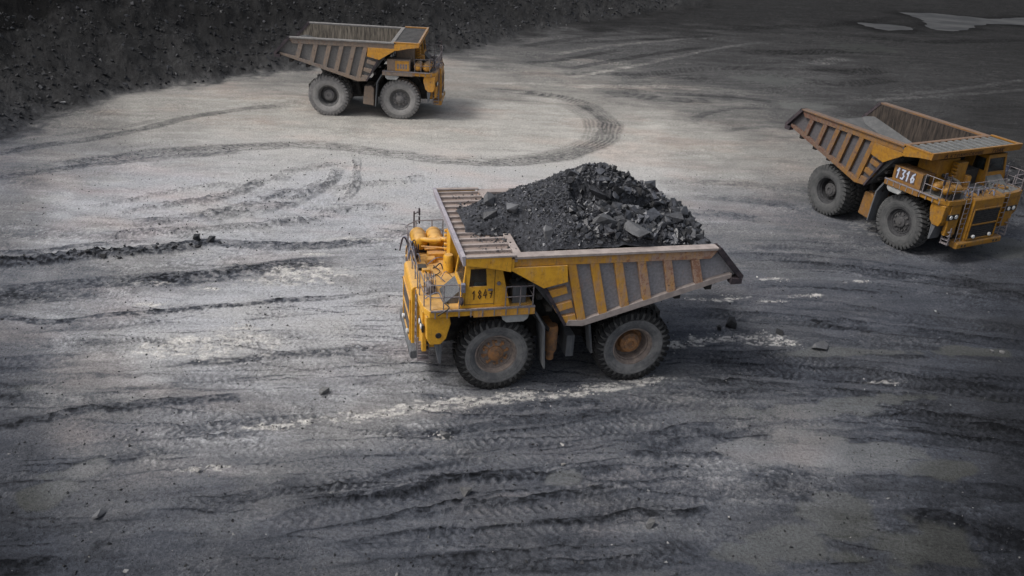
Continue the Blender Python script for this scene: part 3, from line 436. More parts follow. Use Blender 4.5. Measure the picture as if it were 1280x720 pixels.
# ------------------------------------------------------------------ truck materials
def paint_mat(name, base, dark, grime=.35, fade=0.0, rust=(.16, .065, .03), dust=(.20, .185, .165), dustamt=.35, lo=-2.5, hi=5.0):
    """worn enamel: base paint, chipped rust, mud streaks, dust lying on upward faces; wear grows towards the tail (object x)"""
    s = NT(name); ge = s.n('ShaderNodeNewGeometry'); sx = s.n('ShaderNodeSeparateXYZ'); s.l(s.obj(), sx.inputs[0])
    nz = s.n('ShaderNodeSeparateXYZ'); s.l(ge.outputs['Normal'], nz.inputs[0])
    wear = s.math('MULTIPLY', s.math('SUBTRACT', 1.0, s.ramp(sx.outputs[0], lo, hi)), fade)
    n1 = s.noise(1.5, 9, .72); n2 = s.noise(5.5, 7, .72); st = s.noise(1.0, 6, .7, s.scaled((5.5, 5.5, .7)))
    col = s.mix(s.ramp(n2, .35, .75), base, dark)
    gr = s.ramp(s.math('ADD', s.math('ADD', s.math('MULTIPLY', n1, .5), s.math('MULTIPLY', st, .5)), s.math('MULTIPLY', wear, .22)), .62-grime*.35, .80-grime*.2)
    col = s.mix(s.math('MULTIPLY', gr, .9), col, dust)
    fn = s.ramp(s.noise(3.2, 9, .8, s.scaled((3, 3, 1.0))), .50, .72); col = s.mix(s.math('MULTIPLY', fn, .55), col, (.10, .075, .05))
    ru = s.ramp(s.math('ADD', s.math('ADD', s.math('MULTIPLY', n2, .65), s.math('MULTIPLY', n1, .35)), s.math('MULTIPLY', wear, .14)), .585, .67)
    col = s.mix(s.math('MULTIPLY', ru, .75), col, rust)
    blot = s.ramp(s.noise(2.6, 5, .65, s.scaled((1, 1, 1), (1, 2, 3))), .66, .74)
    col = s.mix(s.math('MULTIPLY', blot, .6), col, (.03, .027, .025))
    up = s.math('MULTIPLY', s.ramp(nz.outputs[2], .3, .95), s.math('ADD', dustamt, s.math('MULTIPLY', n1, .5)))
    col = s.mix(up, col, dust)
    s.bump(n2, .25, .01); return s.done(col, s.math('ADD', .5, s.math('MULTIPLY', gr, .3)), 0, .35)
def plain_mat(name, c, c2, scale=3, rough=.8, metal=0.0, streak=False, spec=.3, dust=None, bump=.2):
    s = NT(name); v = s.scaled((5, 5, .6)) if streak else None
    f = s.ramp(s.noise(scale, 8, .7, v), .32, .68); col = s.mix(f, c, c2)
    if dust:
        ge = s.n('ShaderNodeNewGeometry'); nz = s.n('ShaderNodeSeparateXYZ'); s.l(ge.outputs['Normal'], nz.inputs[0])
        col = s.mix(s.math('MULTIPLY', s.ramp(nz.outputs[2], .2, .9), s.math('ADD', .25, s.noise(2.2, 6, .7))), col, dust)
    s.bump(s.noise(scale*4, 5, .7), bump, .01); return s.done(col, rough, metal, spec)
def panel_mat(name, base, rustc, amt):
    s = NT(name); a = s.noise(1.1, 7, .65); b = s.noise(1.2, 7, .7, s.scaled((4, 4, .8))); c = s.noise(9, 5, .7)
    col = s.mix(s.ramp(c, .3, .7), tuple(v*.8 for v in base), tuple(v*1.15 for v in base))
    r = s.ramp(s.math('ADD', s.math('MULTIPLY', a, .55), s.math('MULTIPLY', b, .45)), .60-amt*.3, .74-amt*.2)
    col = s.mix(s.math('MULTIPLY', r, .7), col, rustc)
    d = s.ramp(s.noise(2.8, 6, .7, s.scaled((1, 1, 1), (2, 1, 3))), .60, .72); col = s.mix(s.math('MULTIPLY', d, .65), col, (.05, .05, .052))
    s.bump(a, .3, .03); return s.done(col, .78, .0, .35)
def glass_mat():
    s = NT('dusty_cab_glass'); f = s.ramp(s.noise(2.4, 5, .6), .35, .75)
    col = s.mix(f, (.010, .012, .014), (.05, .058, .055)); s.b.inputs['Alpha'].default_value = .55
    return s.done(col, .12, 0, .6)
M_BLACK = plain_mat('black_grease', (.012, .012, .013), (.035, .034, .034), 4, .7, dust=(.09, .085, .08))
M_FRAME = plain_mat('grimy_chassis', (.016, .016, .018), (.05, .046, .042), 3, .8, dust=(.07, .066, .06))
M_GLASS = glass_mat()
M_HOSE = plain_mat('blue_grey_hose', (.10, .11, .16), (.24, .25, .31), 6, .55)
M_RAIL = plain_mat('handrail_steel', (.13, .12, .14), (.26, .23, .22), 8, .6)
M_DARKSTEEL = plain_mat('dark_lip_steel', (.025, .022, .028), (.07, .055, .06), 4, .7)
M_LIGHTGREY = plain_mat('grey_tank_paint', (.24, .25, .25), (.36, .36, .35), 3, .7, dust=(.2, .19, .18))
M_FLAP = plain_mat('rubber_flap', (.07, .075, .085), (.14, .145, .15), 3, .8, streak=True)
M_LAMP = plain_mat('headlamp_glass', (.50, .50, .48), (.72, .72, .70), 5, .25, spec=.6)
M_SEAT = plain_mat('cab_seat', (.10, .12, .12), (.30, .34, .33), 4, .8)
M_WHITE = plain_mat('white_hand_lettering', (.30, .35, .46), (.50, .54, .62), 7, .7)
M_NAVY = plain_mat('faded_dark_number_patch', (.045, .035, .04), (.14, .075, .04), 4, .8)
M_INK = plain_mat('black_hand_lettering', (.035, .018, .012), (.07, .035, .02), 7, .7)
M_SAND = plain_mat('windscreen_sticker', (.10, .32, .22), (.18, .42, .30), 3, .5)

VARIANTS = {
 'A': dict(paint=paint_mat('fresh_yellow_enamel', (.70, .37, .032), (.54, .26, .026), .28, .9, dustamt=.18, dust=(.42, .32, .22)),
           rib=paint_mat('ochre_rib_paint', (.60, .31, .035), (.46, .22, .06), .42, 1.0, rust=(.25, .11, .06), dust=(.38, .27, .23), dustamt=.05, lo=-3.5, hi=4.0),
           panel=panel_mat('worn_grey_side_panel', (.27, .265, .28), (.40, .24, .17), .25),
           flange=plain_mat('dusty_top_flange', (.25, .215, .20), (.37, .32, .295), 3, .8),
           top=plain_mat('dusty_tan_canopy', (.20, .15, .125), (.36, .28, .24), 2.2, .85, dust=(.26, .21, .185)),
           fascia=plain_mat('lilac_grey_canopy_edge', (.26, .245, .28), (.38, .35, .37), 3, .7),
           inside=plain_mat('scoured_dark_tub', (.035, .037, .042), (.075, .075, .08), 2, .7, streak=True),
           side=plain_mat('dusty_sidewall', (.085, .087, .092), (.20, .198, .195), 1.6, .92),
           tread=plain_mat('black_tread_rubber', (.007, .007, .008), (.022, .022, .022), 5, .85), groove=plain_mat('dusty_grooves', (.018, .018, .019), (.13, .128, .125), 2.4, .95),
           rim=plain_mat('muddy_rim', (.14, .12, .11), (.26, .21, .18), 5, .8), hub=plain_mat('orange_hub', (.15, .10, .07), (.36, .175, .07), 4, .75)),
 'B': dict(paint=paint_mat('dusty_yellow_enamel', (.58, .28, .032), (.38, .175, .035), .42, .6, dustamt=.35),
           rib=paint_mat('grey_brown_rib_paint', (.27, .195, .14), (.18, .15, .13), .45, .5, dustamt=.35, dust=(.17, .155, .145), lo=-2.0, hi=5.0),
           panel=panel_mat('dull_grey_side_panel', (.165, .16, .155), (.20, .13, .09), .20),
           flange=plain_mat('dull_grey_flange', (.14, .135, .13), (.22, .21, .20), 3, .8),
           top=plain_mat('dark_dusty_canopy', (.085, .085, .088), (.15, .145, .14), 2.2, .85, dust=(.11, .11, .11)),
           fascia=paint_mat('orange_canopy_edge', (.50, .235, .035), (.34, .15, .03), .4, .3),
           inside=plain_mat('streaked_tub_lining', (.045, .04, .036), (.24, .21, .17), 1.2, .85, streak=True),
           side=plain_mat('pale_dust_sidewall', (.22, .215, .21), (.31, .30, .29), 2.5, .95),
           tread=plain_mat('dust_coated_tread', (.15, .148, .145), (.25, .24, .235), 3, .95),
           rim=plain_mat('dusty_grey_rim', (.08, .08, .082), (.15, .145, .14), 5, .85), hub=plain_mat('dusty_grey_hub', (.13, .128, .13), (.20, .19, .185), 4, .85)),
 'C': dict(paint=paint_mat('soiled_dimmed_yellow_enamel', (.34, .165, .015), (.20, .09, .013), .42, .5, dustamt=.10, dust=(.11, .095, .08)),  # paint of C also darkened in colour to imitate dimming at the view's edge
           rib=paint_mat('soiled_dimmed_orange_rib_paint', (.25, .12, .022), (.14, .075, .03), .42, 1.0, rust=(.12, .05, .03), dust=(.12, .09, .08), dustamt=.10, lo=-3.5, hi=5.0),
           panel=panel_mat('dark_grey_side_panel', (.085, .08, .085), (.13, .075, .055), .22),
           flange=paint_mat('brown_top_flange', (.24, .12, .04), (.15, .08, .04), .45, .5, dustamt=.2, dust=(.12, .10, .09)),
           top=plain_mat('grey_steel_canopy', (.10, .105, .105), (.17, .17, .165), 2.2, .75),
           fascia=paint_mat('lettered_canopy_edge', (.32, .15, .018), (.20, .09, .018), .35, .2, dustamt=.05, dust=(.11, .095, .08)),
           inside=plain_mat('dark_streaked_tub', (.010, .009, .009), (.07, .055, .045), 1.2, .8, streak=True),
           side=plain_mat('grey_sidewall', (.065, .067, .068), (.10, .10, .10), 2.5, .95),
           tread=plain_mat('grey_tread', (.05, .052, .053), (.09, .09, .09), 3, .95),
           rim=plain_mat('dark_grey_rim', (.028, .028, .03), (.055, .055, .058), 5, .85), hub=plain_mat('grey_hub', (.05, .05, .052), (.085, .082, .082), 4, .85)),
}
VARIANTS['A']['floor'] = VARIANTS['A']['inside']; VARIANTS['B']['floor'] = plain_mat('dull_tub_floor', (.06, .06, .062), (.10, .10, .10), 2, .8)
VARIANTS['C']['floor'] = plain_mat('grey_tub_floor', (.075, .078, .08), (.115, .115, .115), 2, .8)

# ------------------------------------------------------------------ mesh builder
class MB:
    def __init__(s): s.v = []; s.f = []; s.mi = []; s.cur = 0
    def add(s, V, F):
        o = len(s.v); s.v += [tuple(map(float, p)) for p in V]
        for f in F: s.f.append([i+o for i in f]); s.mi.append(s.cur)
        return s
    def hexa(s, a, b):
        """a, b: two matching quads (4 corners each)"""
        return s.add(list(a)+list(b), [(3, 2, 1, 0), (4, 5, 6, 7), (0, 1, 5, 4), (1, 2, 6, 5), (2, 3, 7, 6), (3, 0, 4, 7)])
    def box(s, x0, x1, y0, y1, z0, z1):
        return s.hexa([(x0, y0, z0), (x1, y0, z0), (x1, y1, z0), (x0, y1, z0)], [(x0, y0, z1), (x1, y0, z1), (x1, y1, z1), (x0, y1, z1)])
    def prism(s, prof, y0, y1):
        """profile in x, z extruded along y"""
        n = len(prof); V = [(x, y0, z) for x, z in prof]+[(x, y1, z) for x, z in prof]
        return s.add(V, [tuple(range(n)), tuple(range(2*n-1, n-1, -1))]+[(i, (i+1) % n+0, (i+1) % n+n, i+n) for i in range(n)])
    def slab(s, prof, z0, z1):
        n = len(prof); V = [(x, y, z0) for x, y in prof]+[(x, y, z1) for x, y in prof]
        return s.add(V, [tuple(range(n-1, -1, -1)), tuple(range(n, 2*n))]+[(i, (i+1) % n, (i+1) % n+n, i+n) for i in range(n)])
    def bar(s, p, q, wd, ht=None, up=(0, 0, 1)):
        ht = ht or wd; p = Vector(p); q = Vector(q); d = (q-p).normalized(); u = Vector(up)
        if abs(d.dot(u)) > .95: u = Vector((1, 0, 0))
        r = d.cross(u).normalized(); u = r.cross(d).normalized()
        c = lambda o: [o-r*wd/2-u*ht/2, o+r*wd/2-u*ht/2, o+r*wd/2+u*ht/2, o-r*wd/2+u*ht/2]
        return s.hexa(c(p), c(q))
    def tube(s, pts, r, n=8):
        pts = [Vector(p) for p in pts]; rings = []; rr = r if isinstance(r, (list, tuple)) else [r]*len(pts)
        ref = Vector((0, 0, 1))
        for i, p in enumerate(pts):
            d = (pts[min(i+1, len(pts)-1)]-pts[max(i-1, 0)]).normalized()
            if abs(d.dot(ref)) > .93: ref = Vector((1, 0, 0))
            a = d.cross(ref).normalized(); b = d.cross(a).normalized()
            rings.append([p+(a*math.cos(2*math.pi*k/n)+b*math.sin(2*math.pi*k/n))*rr[i] for k in range(n)])
        V = [v for r_ in rings for v in r_]; m = len(pts)
        F_ = [(i*n+k, i*n+(k+1) % n, (i+1)*n+(k+1) % n, (i+1)*n+k) for i in range(m-1) for k in range(n)]
        return s.add(V, F_+[tuple(range(n-1, -1, -1)), tuple(range((m-1)*n, m*n))])
    def lathe(s, prof, c=(0, 0, 0), axis='y', n=40, close=False):
        """profile (radius, along)"""
        V = []
        for r, a in prof:
            for k in range(n):
                t = 2*math.pi*k/n; p, q = r*math.cos(t), r*math.sin(t)
                V.append({'y': (c[0]+p, c[1]+a, c[2]+q), 'z': (c[0]+p, c[1]+q, c[2]+a), 'x': (c[0]+a, c[1]+p, c[2]+q)}[axis])
        m = len(prof); rng_ = range(m if close else m-1)
        F_ = [(i*n+k, i*n+(k+1) % n, ((i+1) % m)*n+(k+1) % n, ((i+1) % m)*n+k) for i in rng_ for k in range(n)]
        return s.add(V, F_)
    def build(s, name, mats, parent=None, bevel=0.0, smooth=None):
        me = bpy.data.meshes.new(name); me.from_pydata(s.v, [], s.f); me.update()
        bm = bmesh.new(); bm.from_mesh(me); bmesh.ops.recalc_face_normals(bm, faces=bm.faces); bm.to_mesh(me); bm.free()
        me.polygons.foreach_set('material_index', s.mi)
        if smooth: me.shade_smooth(); me.set_sharp_from_angle(angle=math.radians(smooth))
        o = link(name, me, mats, parent)
        if bevel:
            b = o.modifiers.new('bevel', 'BEVEL'); b.width = bevel; b.segments = 2; b.limit_method = 'ANGLE'; b.angle_limit = math.radians(35)
        return o

GLYPH = {'1': [[(.15, .72), (.5, 1), (.45, 0)]], '3': [[(.1, .95), (.85, .95), (.45, .58), (.85, .35), (.6, .02), (.1, .05)]],
 '6': [[(.8, .95), (.35, .75), (.12, .3), (.4, .0), (.8, .12), (.85, .42), (.5, .55), (.15, .38)]],
 '8': [[(.5, .52), (.2, .75), (.5, 1), (.8, .76), (.5, .52), (.14, .25), (.5, 0), (.86, .25), (.5, .52)]],
 '4': [[(.55, 1), (.08, .34), (.9, .36)], [(.7, .75), (.62, 0)]], '7': [[(.08, .95), (.88, .98), (.5, 0)], [(.3, .5), (.8, .5)]],
 'T': [[(.05, 1), (.95, 1)], [(.5, 1), (.5, 0)]], 'O': [[(.5, 1), (.1, .7), (.1, .3), (.5, 0), (.9, .3), (.9, .7), (.5, 1)]],
 'A': [[(0, 0), (.5, 1), (1, 0)], [(.22, .38), (.78, .38)]], 'L': [[(.1, 0), (.35, .3), (.45, 1), (.9, 1), (.9, 0)]],
 'E': [[(.9, 1), (.1, 1), (.1, 0), (.9, 0)], [(.1, .52), (.75, .52)]], 'H': [[(.1, 1), (.1, 0)], [(.9, 1), (.9, 0)], [(.1, .5), (.9, .5)]],
 'I': [[(.1, 1), (.1, 0), (.9, 1), (.9, 0)]], 'C': [[(.9, .85), (.5, 1), (.1, .6), (.1, .4), (.5, 0), (.9, .15)]], 'K': [[(.1, 1), (.1, 0)], [(.85, 1), (.15, .5), (.9, 0)]],
 'M': [[(.05, 0), (.1, 1), (.5, .35), (.9, 1), (.95, 0)]], ' ': []}
def lettering(mb, text, org, u, v, h, w_, th=.045, gap=.28, slant=0.0, off=.006):
    org = Vector(org); u = Vector(u).normalized(); v = Vector(v).normalized(); nrm = u.cross(v); x = 0
    for k, ch in enumerate(text):
        for j, line in enumerate(GLYPH[ch]):
            pts = [org+u*(x+w_*a+slant*h*b)+v*(h*b) for a, b in line]
            for i in range(len(pts)-1):
                d = (pts[i+1]-pts[i]).normalized(); e = d*th*.45
                o_ = nrm*(off+.0006*i+.0009*j)
                r = d.cross(nrm).normalized()*th/2
                p, q = pts[i]-e+o_, pts[i+1]+e+o_
                mb.add([p-r, p+r, q+r, q-r], [(0, 1, 2, 3)])
        x += w_*(1+gap)
    return mb

# ------------------------------------------------------------------ wheel pieces (shared meshes, centred on the hub, outer face towards +y)
def tyre_mesh():
    m = MB(); hw = .44; m.cur = 0
    side = [(.74, hw*.70), (.80, hw*.86), (.92, hw*.97), (1.08, hw*1.03), (1.17, hw*1.025)]
    m.lathe(side, n=64); m.lathe([(r, -y) for r, y in side], n=64); m.lathe([(.74, hw*.70), (.74, -hw*.70)], n=64)
    m.lathe([(.985, hw*.99), (1.0, hw*1.03), (1.02, hw*.99)], n=64); m.lathe([(.84, hw*.88), (.855, hw*.935), (.87, hw*.90)], n=64); m.lathe([(1.10, hw*1.02), (1.115, hw*1.05), (1.13, hw*1.02)], n=64)
    m.cur = 1
    tr_ = [(1.17, hw*1.025), (1.23, hw*1.01), (1.30, hw*.98), (1.38, hw*.93), (1.43, hw*.80), (1.445, 0), (1.43, -hw*.80), (1.38, -hw*.93), (1.30, -hw*.98), (1.23, -hw*1.01), (1.17, -hw*1.025)]
    m.cur = 2; m.lathe(tr_, n=64); m.cur = 1
    N = 36
    for sd in (1, -1):
        for k in range(N):
            t0 = 2*math.pi*(k+(.5 if sd < 0 else 0))/N; wd = .100
            secs = [(hw*1.03, 1.20, 1.30, 0.0, .75), (hw*1.035, 1.30, 1.43, .01, 1), (hw*.93, 1.36, 1.505, .035, 1.05), (hw*.5, 1.42, 1.52, .085, 1.0), (hw*.06, 1.42, 1.52, .12, .75)]
            V = []
            for (yy, r0, r1, ph, ws) in secs:
                a0 = t0+ph-wd*ws/2; a1 = t0+ph+wd*ws/2
                for a, r in ((a0, r0), (a1, r0), (a1, r1), (a0, r1)): V.append((r*math.cos(a), sd*yy, r*math.sin(a)))
            Fs = [(0, 1, 2, 3), (19, 18, 17, 16)]
            for i in range(4):
                for j in range(4): Fs.append((i*4+j, i*4+(j+1) % 4, (i+1)*4+(j+1) % 4, (i+1)*4+j))
            m.add(V, Fs)
    return m
def front_rim():
    m = MB(); m.lathe([(.76, .26), (.80, .33), (.80, .37), (.74, .37), (.70, .30), (.66, .22), (.60, .19), (.46, .17), (.40, .22), (.20, .24), (0.001, .24)], n=48)
    m.lathe([(.62, .20), (.64, .235), (.60, .235), (.58, .19)], n=48); return m
def front_hub():
    m = MB(); m.lathe([(.30, .20), (.30, .31), (.26, .34), (.12, .35), (.12, .39), (.001, .40)], n=28)
    for k in range(10):
        t = 2*math.pi*k/10; m.lathe([(.045, .16), (.045, .27), (.001, .28)], (.46*math.cos(t), 0, .46*math.sin(t)), n=6)
    for k in range(8):
        t = 2*math.pi*(k+.5)/8; a = (.32*math.cos(t), .235, .32*math.sin(t)); b = (.52*math.cos(t), .20, .52*math.sin(t)); m.bar(a, b, .09, .05, (0, 1, 0))
    return m
def rear_rim():
    m = MB(); m.lathe([(.76, .24), (.81, .33), (.81, .37), (.75, .37), (.72, .30), (.68, .26), (.66, -.22), (.62, -.26), (.001, -.26)], n=48)
    m.lathe([(.66, .10), (.63, .12), (.63, .15), (.66, .17)], n=48); return m
def rear_hub():
    m = MB(); m.lathe([(.55, -.25), (.56, -.18), (.50, -.16), (.42, -.14), (.40, .08), (.36, .12), (.28, .12), (.26, .17), (.14, .18), (.13, .12), (.001, .12)], n=36)
    for k in range(12):
        t = 2*math.pi*k/12; m.lathe([(.03, .10), (.03, .15), (.001, .155)], (.32*math.cos(t), 0, .32*math.sin(t)), n=6)
    return m

# ------------------------------------------------------------------ the haul truck
def build_truck(name, label, loc, rz, var, number, steer=0.0, seed=0):
    K = VARIANTS[var]; rd = random.Random(seed)
    root = bpy.data.objects.new(name, None); C.objects.link(root); root.empty_display_size = 1
    root.location = (loc[0], loc[1], -.035); root.rotation_euler = (0, 0, rz)
    tag(root, label, 'dump truck', 'haul trucks working in the pit')
    B = lambda m, n, mats, par=root, bevel=0.0, smooth=None: m.build(n, mats, par, bevel, smooth)
    PT = K['paint']
    # -- chassis
    m = MB()
    for sy in (1, -1): m.prism([(-1.7, 1.55), (-1.5, 2.25), (2.6, 2.1), (3.4, 1.85), (7.6, 1.75), (7.6, 1.25), (3.2, 1.2), (2.2, 1.45), (-1.2, 1.5)], sy*.62, sy*.95)
    for x in (-1.8, .9, 2.9, 4.4, 6.6): m.box(x-.14, x+.14, -.62, .62, 1.4, 1.8)
    m.lathe([(.25, -2.3), (.52, -2.1), (.58, -.9), (.62, 0), (.58, .9), (.52, 2.1), (.25, 2.3)], (0, 0, 1.52), n=20)
    m.tube([(5.3, -2.0, 1.45), (5.3, 2.0, 1.45)], .22, 10)
    m.prism([(2.6, 2.1), (3.4, 3.3), (3.9, 3.3), (3.9, 1.8), (2.6, 1.6)], -1.0, 1.0)
    for sy in (1, -1):
        m.tube([(5.3, sy*1.35, 1.5), (5.1, sy*1.25, 3.2)], [.2, .16], 10); m.tube([(.1, sy*.95, 1.6), (-.9, sy*.85, 3.3)], [.16, .12], 10)
        m.bar((.3, sy*1.0, 1.2), (2.9, sy*.9, 1.4), .22, .3)
    m.box(5.1, 7.5, -1.45, 1.45, 1.7, 3.3); m.box(4.2, 5.1, -1.6, 1.6, 1.9, 3.2)
    m.box(3.95, 7.55, -2.0, 2.0, 3.05, 3.38)
    B(m, 'chassis', M_FRAME, smooth=30)
    for sy in (1, -1):
        m = MB(); m.tube([(2.1, sy*1.2, 1.4), (1.9, sy*1.2, 2.4)], .19, 12); m.tube([(1.9, sy*1.2, 2.4), (1.6, sy*1.15, 3.4)], .12, 12); B(m, 'hoist_cylinder', M_FRAME, smooth=30)
    # -- body shell
    hull = [(4.95, 5.66), (4.55, 5.0), (3.86, 4.45), (2.98, 2.88), (2.3, 2.86), (-2.2, 4.18), (-3.62, 4.58), (-2.62, 5.66)]
    m = MB(); fz = lambda x: 3.02+(2.45-x)*.2585
    m.prism([(2.45, 3.02), (-3.55, fz(-3.55)), (-3.62, fz(-3.6)-.14), (2.4, 2.86), (2.95, 2.92), (4.98, 5.52), (4.98, 5.66), (4.72, 5.66), (2.78, 3.02)], -3.015, 3.015)
    body = B(m, 'dump_body', K['floor'])
    for sy in (1, -1):
        m = MB(); m.prism(hull, sy*3.02, sy*3.10); B(m, 'side_panel', K['panel'], body)
        m = MB()      # inner wall lining and the sloped strip where wall meets floor
        m.prism([(4.72, 5.64), (2.5, 3.1), (-3.5, fz(-3.5)+.02), (-2.64, 5.64)], sy*3.017, sy*2.985)
        B(m, 'wall_lining', K['inside'], body)
        m = MB(); xs = [2.6, -3.45]
        m.hexa([(2.72, sy*2.98, 3.03+.50), (2.72, sy*2.30, 3.04), (2.72, sy*2.31, 3.0), (2.72, sy*2.984, 3.0)],
               [(-2.75, sy*2.98, fz(-2.75)+.46), (-2.75, sy*2.30, fz(-2.75)+.03), (-2.75, sy*2.31, fz(-2.75)), (-2.75, sy*2.984, fz(-2.75))])
        m.hexa([(-2.752, sy*2.98, fz(-2.75)+.46), (-2.752, sy*2.30, fz(-2.75)+.03), (-2.752, sy*2.31, fz(-2.75)), (-2.752, sy*2.984, fz(-2.75))],
               [(-3.5, sy*2.98, fz(-3.5)+.10), (-3.5, sy*2.80, fz(-3.5)+.03), (-3.5, sy*2.81, fz(-3.5)), (-3.5, sy*2.984, fz(-3.5))])
        B(m, 'corner_strip', K['top'] if var == 'A' else K['floor'], body)
        m = MB(); m.prism([(5.0, 5.66), (5.0, 5.34), (-2.33, 5.30), (-2.62, 5.66)], sy*3.105, sy*3.30); B(m, 'top_rail', K['rib'], body, .015)
        m = MB(); m.box(-2.62, 5.0, min(sy*3.0, sy*3.40), max(sy*3.0, sy*3.40), 5.663, 5.76); B(m, 'rail_flange', K['flange'], body, .012)
        for (a, b) in [(2.92, 2.34), (2.08, 1.54), (1.2, .73), (.32, -.10), (-.66, -1.02), (-1.73, -2.05)]:
            zb = 2.88+max(0, (2.3-b))*.29+.02; wd = .16
            m = MB(); m.prism([(a-wd, 5.335), (a+wd, 5.335), (b+wd, zb+.15), (b-wd, zb+.15)], sy*3.105, sy*3.285); B(m, 'rib', K['rib'], body, .012)
        m = MB(); m.prism([(2.95, 2.90), (2.3, 2.84), (-2.2, 4.15), (-3.3, 4.48), (-3.3, 4.66), (-2.15, 4.38), (2.35, 3.09), (2.85, 3.12)], sy*3.105, sy*3.29); B(m, 'bottom_rail', K['flange'] if var == 'A' else K['rib'], body, .012)
        # wing plate below the canopy and gussets in the front corner
        m = MB(); m.prism([(5.1, 5.66), (5.1, 5.24), (3.90, 4.50), (3.02, 4.70), (3.10, 5.34), (5.0, 5.34), (5.0, 5.66)], sy*3.31, sy*3.385)
        m.prism([(5.0, 5.32), (3.85, 4.56), (3.05, 4.72), (3.09, 5.32)], sy*3.105, sy*3.31); B(m, 'wing_plate', PT, body, .01)
        for (xa, za, xb, zb_) in [(3.62, 4.02, 2.96, 4.20), (3.32, 3.44, 2.72, 3.62), (3.02, 2.98, 2.54, 3.08)]:
            m = MB(); m.prism([(xa, za), (xa+.16, za+.28), (xb+.07, zb_+.26), (xb, zb_)], sy*3.105, sy*3.27); B(m, 'gusset', K['rib'], body, .012)
        m = MB(); m.prism([(3.90, 4.46), (2.98, 2.86), (2.92, 2.96), (3.78, 4.52)], sy*3.105, sy*3.30); B(m, 'edge_plate', M_DARKSTEEL, body)
        m = MB(); m.prism([(-2.55, 5.76), (-2.66, 5.76), (-3.72, 4.60), (-3.70, 4.50), (-3.56, 4.50), (-2.48, 5.66)], sy*2.95, sy*3.40); B(m, 'tail_edge', M_DARKSTEEL, body)
        m = MB(); m.box(-3.68, -3.25, min(sy*3.1, sy*3.42), max(sy*3.1, sy*3.42), 4.28, 4.50); B(m, 'tail_bracket', M_DARKSTEEL, body)
    m = MB()
    for x in (-2.6, -1.4, -.2, 1.0, 2.0): m.box(x-.12, x+.12, -3.0, 3.0, fz(x)-.42, fz(x)-.17)
    for y in (-.9, .9): m.prism([(2.3, 2.84), (-2.9, 4.2), (-2.9, 3.9), (2.2, 2.5)], y-.15, y+.15)
    for k in range(4): z = 3.4+k*.5; xx = 3.15+(z-3.1)*.78; m.box(xx, xx+.2, -2.9, 2.9, z-.08, z+.08)
    B(m, 'floor_beam', M_FRAME, body)
    # -- canopy
    m = MB(); m.box(4.9, 6.70, -3.38, 3.38, 5.56, 5.64)
    can = B(m, 'canopy', K['top'] if var != 'C' else K['panel'], body)
    m = MB(); N = 12
    for k in range(N+1):
        y = -3.2+6.4*k/N; m.prism([(4.92, 5.643), (6.66, 5.643), (6.66, 5.735), (4.98, 5.735)], y-(.06 if var != 'C' else .12), y+(.06 if var != 'C' else .12))
    B(m, 'stiffener', K['top'] if var != 'A' else K['flange'], can)
    m = MB(); m.box(4.70, 4.96, -3.0, 3.0, 5.665, 5.75); B(m, 'wall_cap', K['flange'], can, .01)
    m = MB(); m.prism([(6.70, 5.50), (6.78, 5.50), (6.84, 5.86), (6.70, 5.86)], -3.42, 3.42); fas = B(m, 'canopy_fascia', K['fascia'], can, .01)
    for sy in (1, -1):
        m = MB(); m.prism([(6.698, 5.80), (5.105, 5.77), (5.105, 5.20), (5.98, 5.40), (6.698, 5.50)], sy*3.30, sy*3.41); B(m, 'canopy_side', PT, can, .01)
        m = MB(); m.box(4.98, 6.69, min(sy*3.25, sy*3.43), max(sy*3.25, sy*3.43), 5.775, 5.835); B(m, 'side_flange', K['flange'] if var == 'A' else K['fascia'], can)
    if var == 'C':
        m = MB(); lettering(m, 'A', (6.80, -2.55, 5.57), (0, 1, 0), (.16, 0, 1), .20, .2, .05, .25, off=.05)
        B(m, 'lettering', M_INK, fas); m = MB(); lettering(m, 'KTOAMHCKIIE', (6.80, -2.15, 5.58), (0, 1, 0), (.16, 0, 1), .16, .17, .042, .35, off=.05)
        B(m, 'lettering', M_INK, fas); m = MB(); lettering(m, 'TOAK', (6.80, .95, 5.57), (0, 1, 0), (.16, 0, 1), .21, .2, .05, .25, .25, off=.05)
        B(m, 'lettering', M_INK, fas)
    # -- deck
    outl = [(4.1, -3.05), (7.55, -3.05), (7.98, -2.75), (8.08, -2.1), (8.08, 2.1), (7.98, 2.75), (7.85, 3.05), (4.1, 3.05)]
    m = MB(); m.slab(outl, 3.40, 3.66); deck = B(m, 'deck', PT, bevel=.02)
    for y0_, y1_ in ((3.053, 3.11), (-3.11, -3.053)):
        m = MB(); m.box(4.08, 6.3, y0_, y1_, 3.36, 3.63); B(m, 'deck_beam', K['rib'], deck, .01)
    for y0_, y1_, x1_ in ((3.055, 3.13, 7.8), (-3.13, -3.055, 7.5)):
        m = MB(); m.box(4.08, x1_, y0_, y1_, 3.64, 3.70)
        for k in range(9):
            x = 4.3+k*.42; m.box(x-.02, x+.02, y0_+.058 if y0_ > 0 else y0_-.005, y1_+.005 if y0_ > 0 else y1_-.058, 3.40, 3.645)
        B(m, 'deck_edge', M_RAIL, deck)
    m = MB(); m.slab([(4.2, -2.9), (7.4, -2.9), (7.9, -2.1), (7.9, 2.1), (7.7, 2.9), (4.2, 2.9)], 3.664, 3.672); B(m, 'tread_plate', PT if var == 'A' else K['top'], deck)
